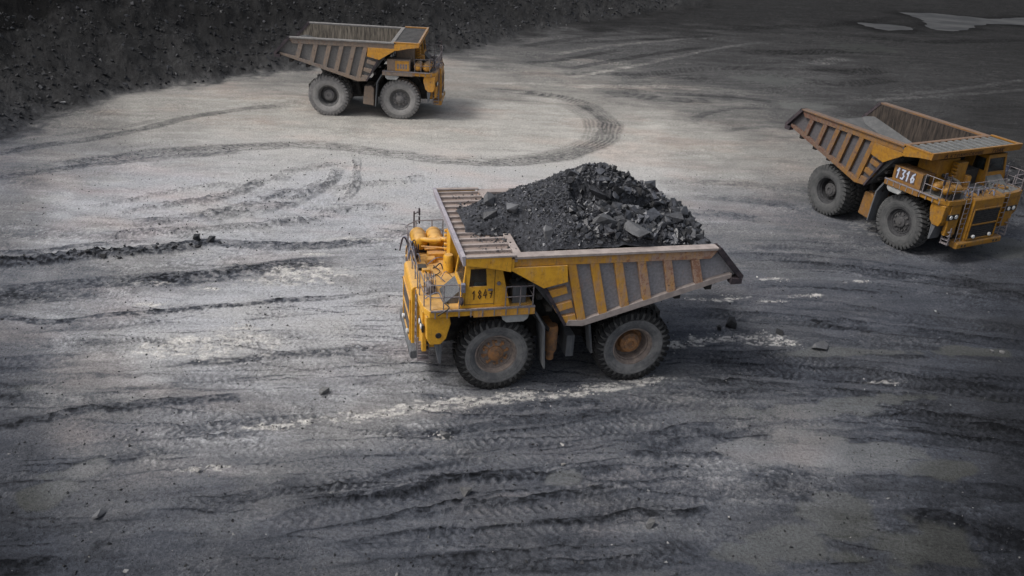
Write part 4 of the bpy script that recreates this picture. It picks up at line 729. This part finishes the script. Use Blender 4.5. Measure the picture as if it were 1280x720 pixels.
    for sy in (1, -1):
        m = MB(); pr = [(4.25, 3.36), (5.28, 3.36), (5.22, 3.16), (5.08, 3.04), (4.46, 3.04), (4.30, 3.16)]; m.prism(pr, sy*2.35, sy*3.05); B(m, 'fluid_tank', M_LIGHTGREY, bevel=.03)
        m = MB(); m.prism([(4.08, 3.38), (3.98, 3.38), (3.62, 2.75), (3.50, .98), (3.55, .98), (3.70, 2.74)], sy*2.0, sy*3.02); B(m, 'mud_flap', M_FLAP)
        m = MB(); m.prism([(7.62, 2.25), (7.35, 2.25), (7.38, 1.42), (7.46, 1.42)], sy*2.15, sy*2.85); B(m, 'mud_flap', M_FLAP)
        for p_, q_ in (((4.15, 2.9, 3.4), (3.1, 2.2, 2.0)), ((4.15, 2.3, 3.4), (3.2, 1.3, 2.0)), ((4.6, 2.5, 3.36), (4.6, 1.0, 2.4)), ((6.6, 2.5, 3.36), (6.9, 1.0, 2.2))):
            m = MB(); m.bar((p_[0], sy*p_[1], p_[2]), (q_[0], sy*q_[1], q_[2]), .13); B(m, 'deck_support', M_FRAME)
        # fender box in front of the wheel
        m = MB(); m.prism([(7.12, 3.38), (7.06, 3.05), (7.22, 2.45), (7.42, 2.24), (7.80, 2.24), (7.92, 2.5), (7.95, 3.38)], sy*2.12, sy*2.92); fb = B(m, 'fender_box', PT, bevel=.04)
        m = MB(); m.lathe([(.11, 0), (.11, .02), (.07, .03), (.001, .02)], (7.5, sy*2.925, 2.62), n=16); B(m, 'cap', M_BLACK, fb)
        m = MB(); m.box(7.86, 8.02, min(sy*1.75, sy*2.5), max(sy*1.75, sy*2.5), 1.75, 3.38); m.box(7.3, 7.86, min(sy*1.6, sy*1.8), max(sy*1.6, sy*1.8), 1.5, 3.38); B(m, 'front_post', PT, bevel=.02)
        m = MB(); m.box(7.985, 8.05, min(sy*1.85, sy*2.65), max(sy*1.85, sy*2.65), 2.62, 2.90); hl = B(m, 'headlight', M_BLACK)
        m = MB()
        for y in (2.03, 2.42): m.lathe([(.11, .0), (.10, .03), (.001, .04)], (8.05, sy*y, 2.76), axis='x', n=16)
        B(m, 'lens', M_LAMP, hl)
        m = MB()
        for y in (1.30, 1.66): m.tube([(8.12, sy*y, 1.35), (8.10, sy*y, 3.66)], .022, 6)
        for k in range(8): m.tube([(8.11, sy*1.30, 1.5+.28*k), (8.11, sy*1.66, 1.5+.28*k)], .018, 6)
        B(m, 'ladder', M_RAIL)
        m = MB()
        for x in (7.74, 8.14): m.box(x-.02, x+.02, min(sy*2.2, sy*2.28), max(sy*2.2, sy*2.28), 1.22, 2.2)
        for k in range(4): z = 1.27+.22*k; m.box(7.74, 8.14, min(sy*2.1, sy*2.34), max(sy*2.1, sy*2.34), z, z+.04)
        m.box(7.72, 7.8, sy*2.24-.03, sy*2.24+.03, 2.0, 2.4)
        B(m, 'step_ladder', M_RAIL)
    # -- radiator housing and grille
    m = MB(); m.prism([(7.45, 3.78), (8.16, 3.70), (8.24, 3.60), (8.24, 1.30), (7.95, 1.22), (7.70, 1.8), (7.45, 3.2)], -1.16, 1.16); rad = B(m, 'radiator_housing', PT, bevel=.03)
    m = MB(); m.box(8.243, 8.262, -.98, .98, 1.50, 3.06); gr = B(m, 'grille', M_BLACK if var == 'C' else plain_mat('dusty_grille_'+var.lower()*0+'mesh', (.12, .105, .11), (.21, .18, .18), 3, .8), rad)
    m = MB(); m.box(8.245, 8.30, -1.02, 1.02, 2.22, 2.30); m.box(8.245, 8.30, -1.06, -.985, 1.44, 3.12); m.box(8.245, 8.30, .985, 1.06, 1.44, 3.12); m.box(8.245, 8.30, -.983, .983, 3.065, 3.14); m.box(8.245, 8.30, -.983, .983, 1.42, 1.495)
    B(m, 'grille_frame', PT, gr, .008)
    m = MB()
    for k in range(13): z = 1.56+k*.118; m.box(8.263, 8.275, -.97, .97, z, z+.02)
    B(m, 'grille_slat', M_FRAME, gr)
    for y in (-.62, .62):
        m = MB(); m.lathe([(.09, -.05), (.10, .03), (.08, .05), (.001, .045)], (8.33, y, 1.60), axis='x', n=14); B(m, 'fog_lamp', M_LAMP, rad, smooth=40)
    m = MB(); m.prism([(7.75, 1.36), (8.30, 1.36), (8.36, 1.30), (8.36, 1.06), (8.28, 1.0), (7.75, 1.05)], -1.72, 1.72); bu = B(m, 'bumper', M_FLAP if var == 'A' else PT, bevel=.03)
    m = MB()
    for y in (-1.35, -1.1, 1.1, 1.35): m.lathe([(.07, 0), (.065, .006), (.001, .006)], (8.361, y, 1.17), axis='x', n=12)
    B(m, 'tow_hole', M_BLACK, bu)
    # -- cab
    bt = [(4.98, 2.95), (6.76, 2.95), (6.76, 1.28), (4.98, 1.28)]; tp = [(5.30, 2.80), (6.56, 2.80), (6.56, 1.36), (5.30, 1.36)]; zb, zt = 3.674, 5.22
    Pb = [Vector((x, y, zb)) for x, y in bt]; Pt = [Vector((x, y, zt)) for x, y in tp]; cen = Vector((5.9, 2.1, 4.4))
    def wallp(m, g_, a, b, c, d, hole, th=.07):
        """quad a b c d (bottom-left, bottom-right, top-right, top-left), hole=(u0,u1,v0,v1) or None; g_ collects the pane"""
        bil = lambda u, v: a*(1-u)*(1-v)+b*u*(1-v)+c*u*v+d*(1-u)*v
        nn = (b-a).cross(d-a).normalized()
        if nn.dot((a+c)/2-cen) < 0: nn = -nn
        if not hole: m.hexa([a, b, c, d], [p-nn*th for p in (a, b, c, d)]); return
        u0, u1, v0, v1 = hole; us = [0, u0, u1, 1]; vs = [0, v0, v1, 1]
        for i in range(3):
            for j in range(3):
                if i == 1 and j == 1: continue
                q = [bil(us[i], vs[j]), bil(us[i+1], vs[j]), bil(us[i+1], vs[j+1]), bil(us[i], vs[j+1])]
                m.hexa(q, [p-nn*th for p in q])
        q = [bil(u0, v0), bil(u1, v0), bil(u1, v1), bil(u0, v1)]; q = [p-nn*.04 for p in q]; g_.append((q, nn))
    m = MB(); panes = []
    wallp(m, panes, Pb[0], Pb[1], Pt[1], Pt[0], (.44, .86, .50, .92))
    wallp(m, panes, Pb[1], Pb[2], Pt[2], Pt[1], (.08, .92, .46, .93))
    wallp(m, panes, Pb[3], Pb[2], Pt[2], Pt[3], (.40, .90, .50, .92))
    wallp(m, panes, Pb[0], Pb[3], Pt[3], Pt[0], (.2, .8, .55, .9))
    m.hexa(Pt, [p+Vector((0, 0, .08)) for p in Pt]); m.hexa(Pb, [p+Vector((0, 0, .03)) for p in Pb])
    cab = B(m, 'cab', PT)
    for i, (q, nn) in enumerate(panes):
        g_ = MB(); g_.hexa(q, [p-nn*.012 for p in q]); B(g_, 'windscreen' if i == 1 else 'cab_window', M_GLASS, cab)
    m = MB()      # door seams, handle and hinge strip on the left wall
    for (x, z0, z1) in ((5.56, 3.75, 5.1), (6.60, 3.75, 4.9)):
        f0 = lambda z: 2.95-(z-zb)/(zt-zb)*.15+.004
        m.bar((x, f0(z0), z0), (x-.03, f0(z1), z1), .018, .012)
    m.bar((5.56, 2.954, 3.80), (6.62, 2.954, 3.80), .015, .012); B(m, 'door_seam', M_BLACK, cab)
    m = MB(); m.box(5.62, 5.78, 2.90, 2.96, 4.30, 4.36); m.lathe([(.07, 0), (.07, .05), (.001, .06)], (5.40, 2.88, 4.55), n=12); B(m, 'door_handle', M_RAIL, cab)
    m = MB(); m.box(5.6, 6.1, 1.9, 2.5, 3.72, 4.15); m.box(5.5, 5.66, 1.9, 2.5, 4.15, 4.85); B(m, 'driver_seat', M_SEAT, cab, .04)
    m = MB(); m.prism([(6.60, 4.28), (6.95, 3.95), (7.25, 3.675), (6.78, 3.675)], 1.35, 2.55); B(m, 'front_apron', M_FLAP if var == 'A' else K['top'], cab)
    m = MB(); m.box(6.60, 6.74, 2.86, 3.02, 4.30, 4.62); m.tube([(6.7, 2.9, 4.3), (6.78, 3.0, 3.9), (6.7, 2.92, 3.75)], .02, 6); B(m, 'cab_mirror', M_HOSE, cab, .02)
    m = MB(); m.lathe([(.13, -.05), (.15, .03), (.10, .08), (.001, .09)], (6.72, 3.0, 3.98), axis='x', n=14); B(m, 'side_lamp', M_DARKSTEEL, cab, smooth=40)
    if number[0]:
        m = MB(); sl = Vector((0, -.15, zt-zb)).normalized()
        org = Vector((6.34, 2.95-(3.98-zb)/(zt-zb)*.15, 3.98)); lettering(m, number[0], org, (-1, 0, .07), sl, .31, .14, .036, .42, off=.012); B(m, 'number_lettering', M_INK, cab)
    # cabinet behind the cab
    m = MB(); m.box(4.35, 4.85, 2.2, 2.8, 3.675, 4.35); B(m, 'valve_box', M_FLAP, bevel=.02)
    # -- right-hand deck gear
    m = MB(); m.box(4.42, 6.10 if var != 'C' else 6.25, -3.0, -2.1, 3.675, 4.52); cb = B(m, 'side_cabinet', K['rib'] if var == 'B' else (PT if var == 'A' else K['rib']), bevel=.02)
    if var != 'C':
        m = MB(); m.box(5.02, 6.02, -3.03, -3.003, 3.72, 4.44); cp = B(m, 'cabinet_door', PT, cb, .008)
        m = MB()
        for k in range(4): x = 5.16+k*.2; m.box(x, x+.13, -3.04, -3.032, 3.86, 4.22)
        B(m, 'vent', K['rib'] if var == 'A' else M_RAIL, cp)
    if number[1]:
        m = MB(); m.box(4.58, 5.86, -3.012, -3.002, 3.84, 4.46); B(m, 'number_panel', M_NAVY, cb); m = MB(); lettering(m, number[1], (4.62, -3.013, 3.90), (1, 0, 0.02), (0, 0, 1), .50, .22, .085, .45, .06); B(m, 'number_lettering', M_WHITE, cb)
    m = MB(); m.box(6.30, 6.45, -2.98, -2.7, 3.72, 4.50) if var == 'C' else m.box(6.12, 6.2, -2.6, -2.2, 3.7, 4.3); B(m, 'junction_box', M_BLACK, bevel=.01)
    m = MB(); m.box(4.95, 6.25, -1.95, -.45, 3.675, 5.22); B(m, 'resistor_housing', PT if var != 'B' else K['rib'], bevel=.03)
    m = MB(); m.box(6.255, 6.62, -1.0, -.25, 3.675, 5.1)
    for k in range(6): m.box(6.40, 6.70, -1.15, -1.0, 3.95+k*.19, 4.05+k*.19)
    B(m, 'air_duct', PT, bevel=.02)
    m = MB(); m.box(4.9, 6.3, -.4, 1.2, 3.675, 4.5); B(m, 'engine_cover', M_FRAME)
    m = MB(); m.lathe([(.20, 3.675-3.675), (.20, .62), (.16, .70), (.001, .72)], (6.68, -.1, 3.675), axis='z', n=20); B(m, 'filter_drum', PT, smooth=40)
    for x in ((6.88, 7.52) if var != 'C' else (7.0, 7.62)):
        m = MB(); R_ = .31 if var != 'C' else .24
        z_ = 4.12 if var != 'B' else 4.02
        if var == 'B': x -= .22
        m.lathe([(.001, -.68), (R_*.5, -.66), (R_*.85, -.58), (R_, -.45), (R_, .35), (R_*.95, .45), (R_*.6, .55), (.001, .57)], (x, -2.32, z_), n=24)
        m.lathe([(R_+.012, -.30), (R_+.02, -.28), (R_+.012, -.26)], (x, -2.32, z_), n=24)
        m.lathe([(R_+.012, .10), (R_+.02, .12), (R_+.012, .14)], (x, -2.32, z_), n=24)
        af = B(m, 'air_filter', PT, smooth=40)
        m = MB(); m.box(x-.26, x+.26, -2.7, -1.95, 3.675, z_-R_*.6); B(m, 'bracket', M_FRAME, af)
        m = MB(); m.tube([(x, -2.0, z_+R_*.4), (x-.08, -1.8, z_+.18), (x-.32, -1.6, z_+.22), (x-.75, -1.5, z_+.25)], .10, 10); B(m, 'intake_pipe', PT if var == 'A' else M_FRAME, af, smooth=50)
    m = MB(); m.box(6.5, 7.3, -1.55, -1.15, 3.675, 3.95); m.tube([(6.4, -1.5, 4.02), (7.4, -1.5, 4.02)], .05, 8); m.tube([(6.5, -1.3, 4.1), (7.5, -1.7, 4.05)], .04, 8); B(m, 'pipework', K['rib'], bevel=.01)
    if var == 'C':
        m = MB(); m.box(7.04, 7.52, -2.98, -2.62, 3.68, 4.2) if False else m.box(7.3, 7.38, -2.6, -1.5, 3.72, 4.12); pl = B(m, 'number_plate', M_DARKSTEEL)
        m = MB(); lettering(m, number[1], (7.385, -2.52, 3.76), (0, 1, 0), (0, 0, 1), .30, .15, .05, .4); B(m, 'number_lettering', M_WHITE, pl)
    # hose bundle by the front rail
    for k in range(16 if var == 'A' else 8):
        bx, by = 7.85+rd.uniform(-.15, .12), rd.uniform(-1.9, -.75) if var != 'C' else rd.uniform(-1.6, .4)
        h = rd.uniform(.45, .95) if var == 'A' else rd.uniform(.25, .5); ax, ay = rd.uniform(-.18, .42), rd.uniform(-.5, .35)
        m = MB(); pts = [(bx, by, 3.67), (bx+ax*.2, by+ay*.2, 3.67+h*.5), (bx+ax*.6, by+ay*.6, 3.67+h*.9), (bx+ax, by+ay, 3.67+h*.85), (bx+ax*1.3, by+ay*1.3, 3.67+h*.35)]
        P_ = smooth3(pts); m.tube(P_, rd.uniform(.018, .036), 6); B(m, 'hose', M_HOSE if k % 3 else M_DARKSTEEL, smooth=60)
    # loose deck clutter: boxes, cable runs, hose loops
    for k in range(7 if var == 'A' else 5):
        bx, by = rd.uniform(6.9, 7.7), rd.choice([rd.uniform(-1.1, .9), rd.uniform(1.2, 2.4), rd.uniform(-1.2, .3)]); sx_, sy_, sz_ = rd.uniform(.08, .22), rd.uniform(.08, .25), rd.uniform(.08, .28)
        m = MB(); m.box(bx-sx_, bx+sx_, by-sy_, by+sy_, 3.675, 3.675+sz_); B(m, 'deck_box', [PT, M_FRAME, K['rib']][k % 3], bevel=.015)
    for k in range(9):
        bx, by = rd.uniform(6.75, 7.9), rd.uniform(-1.4, 2.6); L_ = rd.uniform(.4, 1.2); a = rd.uniform(0, 3.14)
        pts = [(bx, by, 3.70), (bx+L_*.3*math.cos(a), by+L_*.3*math.sin(a), 3.72+rd.uniform(.05, .35)), (bx+L_*.7*math.cos(a+.4), by+L_*.7*math.sin(a+.4), 3.72+rd.uniform(.02, .2)), (bx+L_*math.cos(a), by+L_*math.sin(a), 3.69)]
        pts = [(min(p[0], 7.95), p[1], p[2]) for p in pts]; m = MB(); m.tube(smooth3(pts), rd.uniform(.012, .025), 6); B(m, 'cable', M_HOSE if k % 2 else M_BLACK, smooth=60)
    if var == 'A':
        m = MB()      # starter motor and lamp cluster on the left front deck
        m.lathe([(.001, -.28), (.13, -.26), (.14, .2), (.10, .26), (.001, .27)], (7.62, 1.5, 3.86), n=16); m.box(7.4, 7.8, 1.25, 1.75, 3.675, 3.74)
        for k in range(5): m.tube([(7.45+.08*k, 1.2, 3.68), (7.45+.08*k, 1.22, 4.25), (7.45+.08*k, 1.75, 4.25), (7.45+.08*k, 1.78, 3.68)], .014, 6)
        B(m, 'work_light', M_RAIL, smooth=40)
    # handrails
    def rail(P_, zt_, mids, name_='handrail', r=.024, base=3.66):
        m = MB()
        for (x, y) in P_: m.tube([(x, y, base), (x, y, zt_)], r, 6)
        for z in [zt_]+mids:
            for a, b in zip(P_[:-1], P_[1:]): m.tube([(a[0], a[1], z), (b[0], b[1], z)], r*.85, 6)
        return B(m, name_, M_RAIL)
    rail([(5.15, 3.02), (4.62, 3.02), (4.15, 3.02), (4.15, 2.0)], 4.45, [4.05])
    rail([(6.80, 3.0), (7.35, 3.0), (7.80, 2.95), (7.98, 2.62), (8.02, 1.75)], 4.62, [4.15])
    rail([(8.02, 1.2), (8.02, .5), (8.02, -.4), (8.02, -1.25)], 4.5, [4.1])
    rail([(8.02, -1.75), (7.95, -2.55), (7.55, -2.98), (6.9, -3.0), (6.45, -3.0)], 4.62, [4.15])
    for (x, y, lean) in ((7.85, -2.95, .0), (7.88, 2.9, .0)) if var != 'A' else ((7.62, -3.05, .0),):
        m = MB(); m.tube([(x, y, 3.66), (x, y, 5.0)], .03, 8); m.tube([(x, y, 4.9), (x-.18, y-.12*(1 if y < 0 else -1), 4.9)], .02, 6)
        mp = B(m, 'mirror_post', M_DARKSTEEL)
        m = MB(); yy = y-.14*(1 if y < 0 else -1)
        for z0 in (4.42, 4.78): m.box(x-.26, x-.20, yy-.09, yy+.09, z0, z0+.30)
        B(m, 'mirror', M_DARKSTEEL, mp, .03)
    # side tanks between the axles
    m = MB(); m.prism([(2.55, 1.05), (3.38, .95), (3.42, 2.25), (3.2, 2.45), (2.7, 2.4)], -2.75, -1.25); ft = B(m, 'fuel_tank', K['rib'], bevel=.06)
    m = MB(); m.lathe([(.12, 0), (.12, .06), (.001, .07)], (3.05, -2.4, 2.42), axis='z', n=14); B(m, 'filler_cap', M_BLACK, ft)
    m = MB(); m.lathe([(.001, -.5), (.2, -.5), (.24, -.4), (.24, .5), (.2, .62), (.001, .62)], (3.1, 2.2, 1.75), axis='z', n=20); m.box(2.95, 3.25, 1.2, 2.0, 1.4, 2.2); m.lathe([(.15, 0), (.15, .35), (.001, .36)], (3.1, 2.2, .92), axis='z', n=14)
    B(m, 'hydraulic_tank', K['hub'] if var == 'A' else K['rib'], smooth=40)
    m = MB(); m.box(2.2, 2.5, 1.3, 2.3, 1.0, 1.9); m.bar((1.75, 2.2, 2.6), (1.55, 2.3, 1.2), .08, .5, (0, 1, 0)); B(m, 'rock_guard', M_FLAP)
    # wheels
    for (x, y, out, front) in ((5.3, 2.26, 1, 1), (5.3, -2.26, -1, 1), (0, 2.38, 1, 0), (0, 1.36, 1, 0), (0, -2.38, -1, 0), (0, -1.36, -1, 0)):
        rim = (MESH['fr'] if front else MESH['rr']); o = bpy.data.objects.new('wheel', bpy.data.meshes[rim].copy()); C.objects.link(o); o.parent = root
        o.data.materials.clear(); o.data.materials.append(K['rim'])
        o.location = (x, y, 1.5); o.rotation_euler = (0, rd.uniform(0, 6.28), 0)
        rot = Matrix.Rotation((0 if out > 0 else math.pi)+(steer if front else 0), 4, 'Z') @ Matrix.Rotation(rd.uniform(0, 6.28), 4, 'Y')
        o.rotation_mode = 'QUATERNION'; o.rotation_quaternion = rot.to_quaternion()
        t_ = bpy.data.objects.new('tyre', bpy.data.meshes[MESH['ty']].copy()); C.objects.link(t_); t_.parent = o
        t_.data.materials[0] = K['side']; t_.data.materials[1] = K['tread']; t_.data.materials[2] = K.get('groove', K['tread'])
        if front or abs(y) > 2:
            h_ = bpy.data.objects.new('hub', bpy.data.meshes[MESH['fh'] if front else MESH['rh']].copy()); C.objects.link(h_); h_.parent = o
            h_.data.materials.clear(); h_.data.materials.append(K['hub'])
    return root
def smooth3(P, n=4):
    P = [Vector(p) for p in P]; Q = [2*P[0]-P[1]]+P+[2*P[-1]-P[-2]]; out = []
    for i in range(1, len(Q)-2):
        for k in range(n):
            t = k/n; p0, p1, p2, p3 = Q[i-1], Q[i], Q[i+1], Q[i+2]
            out.append(.5*((2*p1)+(-p0+p2)*t+(2*p0-5*p1+4*p2-p3)*t*t+(-p0+3*p1-3*p2+p3)*t**3))
    return out+[P[-1]]
MESH = {}
for key_, fn, sm in (('ty', tyre_mesh, 35), ('fr', front_rim, 35), ('fh', front_hub, 35), ('rr', rear_rim, 35), ('rh', rear_hub, 35)):
    o = fn().build('wheel_master', [M_BLACK, M_FRAME, M_RAIL] if key_ == 'ty' else M_BLACK, None, 0, sm); MESH[key_] = o.data.name; o.data.use_fake_user = True; bpy.data.objects.remove(o)

TA = build_truck('dump_truck', 'yellow dump truck in the middle, heaped with coal, number 1847 on its cab', (4.03, 31.277, 0), math.radians(194.546), 'A', ('1847', None), 0, 1)
TB = build_truck('dump_truck', 'empty dusty dump truck at the back, beside the dark coal bank', (-14.576, 66.348, 0), math.radians(.834), 'B', (None, None), 0, 2)
TC = build_truck('dump_truck', 'empty dump truck at the right with white number 1316 on its side cabinet', (20.616, 49.985, 0), math.radians(-62.677), 'C', (None, '1316'), 0, 3)

# ------------------------------------------------------------------ the coal load
ca_, sa_ = math.cos(math.radians(194.546)), math.sin(math.radians(194.546))
def heap(x, y):
    dx = x-1.25; fx = np.where(dx > 0, dx*.43, -dx*.52)
    d = np.sqrt(fx**2+(y*np.where(y < 0, .84, .66))**2+.05)
    h = 8.02-d*1.0
    h = h-np.maximum(-2.3-x, 0)*1.1-1.5*np.maximum(-y-1.0, 0)*sstep(1.5, 3.0, x)-1.6*np.maximum(y-1.0, 0)*sstep(3.7, 4.7, x)
    h = np.maximum(h, 5.78-.9*np.maximum(2.95-y, 0)-.6*np.maximum(x-2.9, 0)-1.2*np.maximum(-2.4-x, 0))
    # steeper broken face on the left rear quarter: a slump scar
    sc = sstep(.0, .14, y-.75-.22*np.sin(x*2.4)-.15*(1.8-x))*sstep(2.55, 2.2, x)*sstep(-3.0, .2, x)
    h = h-.62*sc+.55*sc*sstep(.9, 2.3, y)
    h = np.minimum(h, 5.72+1.5*(2.97-np.abs(y))+np.maximum(np.abs(y)-2.97, 0))
    return h
def heapz(x, y):
    h = heap(x, y)+.16*fbm(x*.9+3, y*.9, 3, 101)+.07*fbm(x*2.6, y*2.6, 3, 102)+.04*fbm(x*8, y*8, 3, 103, .8)
    return np.where(x > 4.75, np.maximum(h, 5.655), h)
xs = np.linspace(-3.35, 6.3, 330); yy = np.linspace(-2.97, 2.97, 210)
XX, YY = np.meshgrid(xs, yy, indexing='ij'); ZZ = heapz(XX, YY)
ZZ = np.where(XX < 4.75, np.maximum(ZZ, 3.1+(2.45-np.minimum(XX, 2.45))*.2585), ZZ)
idx = np.arange(XX.size).reshape(XX.shape)
F_ = np.stack([idx[:-1, :-1], idx[1:, :-1], idx[1:, 1:], idx[:-1, 1:]], -1).reshape(-1, 4)
zz = ZZ.reshape(-1); xf = XX.reshape(-1)
keep = (zz[F_].max(1) > 5.662) | (xf[F_].max(1) < 4.75)
me = np_mesh('coal_load', np.stack([XX, YY, ZZ], -1).reshape(-1, 3), F_[keep]); me.polygons.foreach_set('use_smooth', np.ones(int(keep.sum()), bool))
s = NT('heaped_coal'); a = s.noise(7, 8, .8); b = s.noise(24, 4, .7)
col = s.mix(s.ramp(a, .35, .68), (.012, .013, .016), (.080, .084, .098)); s.bump(s.math('ADD', a, s.math('MULTIPLY', b, .6)), 1.0, .06)
M_HEAP = s.done(col, .75, 0, .4)
g = np.random.default_rng(8); P = []; S_ = []; MI = []
def put(n, x, y, s0, s1, pw=3, lift=.25):
    for a_, b_ in zip(x, y):
        if abs(b_) > 2.95 or a_ > 6.2 or a_ < -3.2: continue
        z = float(heapz(np.array(a_), np.array(b_)))
        if a_ > 4.75 and z < 5.66: z = 5.665
        c = s0+(s1-s0)*g.random()**pw; P.append((a_, b_, z+c*lift)); S_.append(c); MI.append(0 if g.random() < .75 else 1)
n = 15000; put(n, 1.2+g.normal(0, 2.1, n), g.uniform(-2.9, 2.9, n), .018, .075)
n = 2200; put(n, g.uniform(-3, 2.6, n), g.uniform(.1, 2.9, n), .04, .20, 3)
n = 420; put(n, g.uniform(-3, 1.5, n), g.uniform(.6, 2.85, n), .08, .32, 2)
n = 260; put(n, 4.8+g.random(n)*1.35, g.uniform(-1.9, 1.7, n), .02, .09, 2)
load = link('coal_load', me, M_HEAP); tag(load, 'heap of crushed black coal piled on the middle dump truck', 'coal load', kind='stuff')
load.location = (4.03, 31.277, 0); load.rotation_euler = (0, 0, math.radians(194.546))
lumps = rock_cloud('coal_lumps', np.array(P), np.array(S_), [M_COAL, M_COALDARK], MI, 9); tag(lumps, 'broken coal pieces covering the heap on the middle dump truck', 'coal pieces', kind='stuff')
lumps.location = load.location; lumps.rotation_euler = load.rotation_euler
BIG = [(3.62, 2.55, .42, (.55, .35, 1.05), 'tall pointed pale slab standing at the front edge of the coal heap'),
 (5.25, -.05, .36, (1, .8, .8), 'pale blocky lump lying farthest forward on the canopy'), (5.35, .75, .34, (1.1, .8, .7), 'dark blocky lump on the canopy nearest its front edge'),
 (4.65, .85, .36, (1.1, .9, .7), 'grey lump on the canopy at the foot of the heap'), (1.55, 2.35, .40, (1.2, .9, .7), 'rounded grey boulder low on the near side of the heap'),
 (.55, 2.45, .62, (1.5, .9, .38), 'largest flat coal slab leaning on the near side rail'), (-.35, 1.9, .42, (1.2, .8, .7), 'angular coal block above the near rail, behind the largest slab'),
 (-1.5, 1.6, .50, (1.2, .7, .6), 'long dark coal block on the rear slope of the heap'), (-2.2, 2.4, .38, (1.3, .8, .6), 'grey coal slab at the tail end of the near rail'),
 (1.35, .9, .55, (1.3, .8, .6), 'big dark block below the summit of the heap'), (-1.15, -.2, .36, (1, 1, .8), 'coal block breaking the rear skyline of the heap'), (.2, 1.3, .38, (1, .8, .8), 'coal block in the middle of the broken near face')]
Rz = Matrix.Rotation(math.radians(194.546), 4, 'Z')
for k, (x, y, sz, st_, lab) in enumerate(BIG):
    V, F_ = hull_rock(300+k, 11, .9); me = np_mesh('coal_block', V*sz*np.array(st_), F_)
    o = link('coal_block', me, M_SLATE if k in (0, 1, 3, 4, 5, 8, 11) else M_COAL)
    z = float(heapz(np.array(x), np.array(y)))+sz*st_[2]*.45
    p = Rz @ Vector((x, y, z)); o.location = (p.x+4.03, p.y+31.277, p.z); o.rotation_euler = (.3*math.sin(k*2), .25*math.cos(k*3), k*1.7 if k else 3.4)
    tag(o, lab, 'coal block', 'large blocks in the coal load')
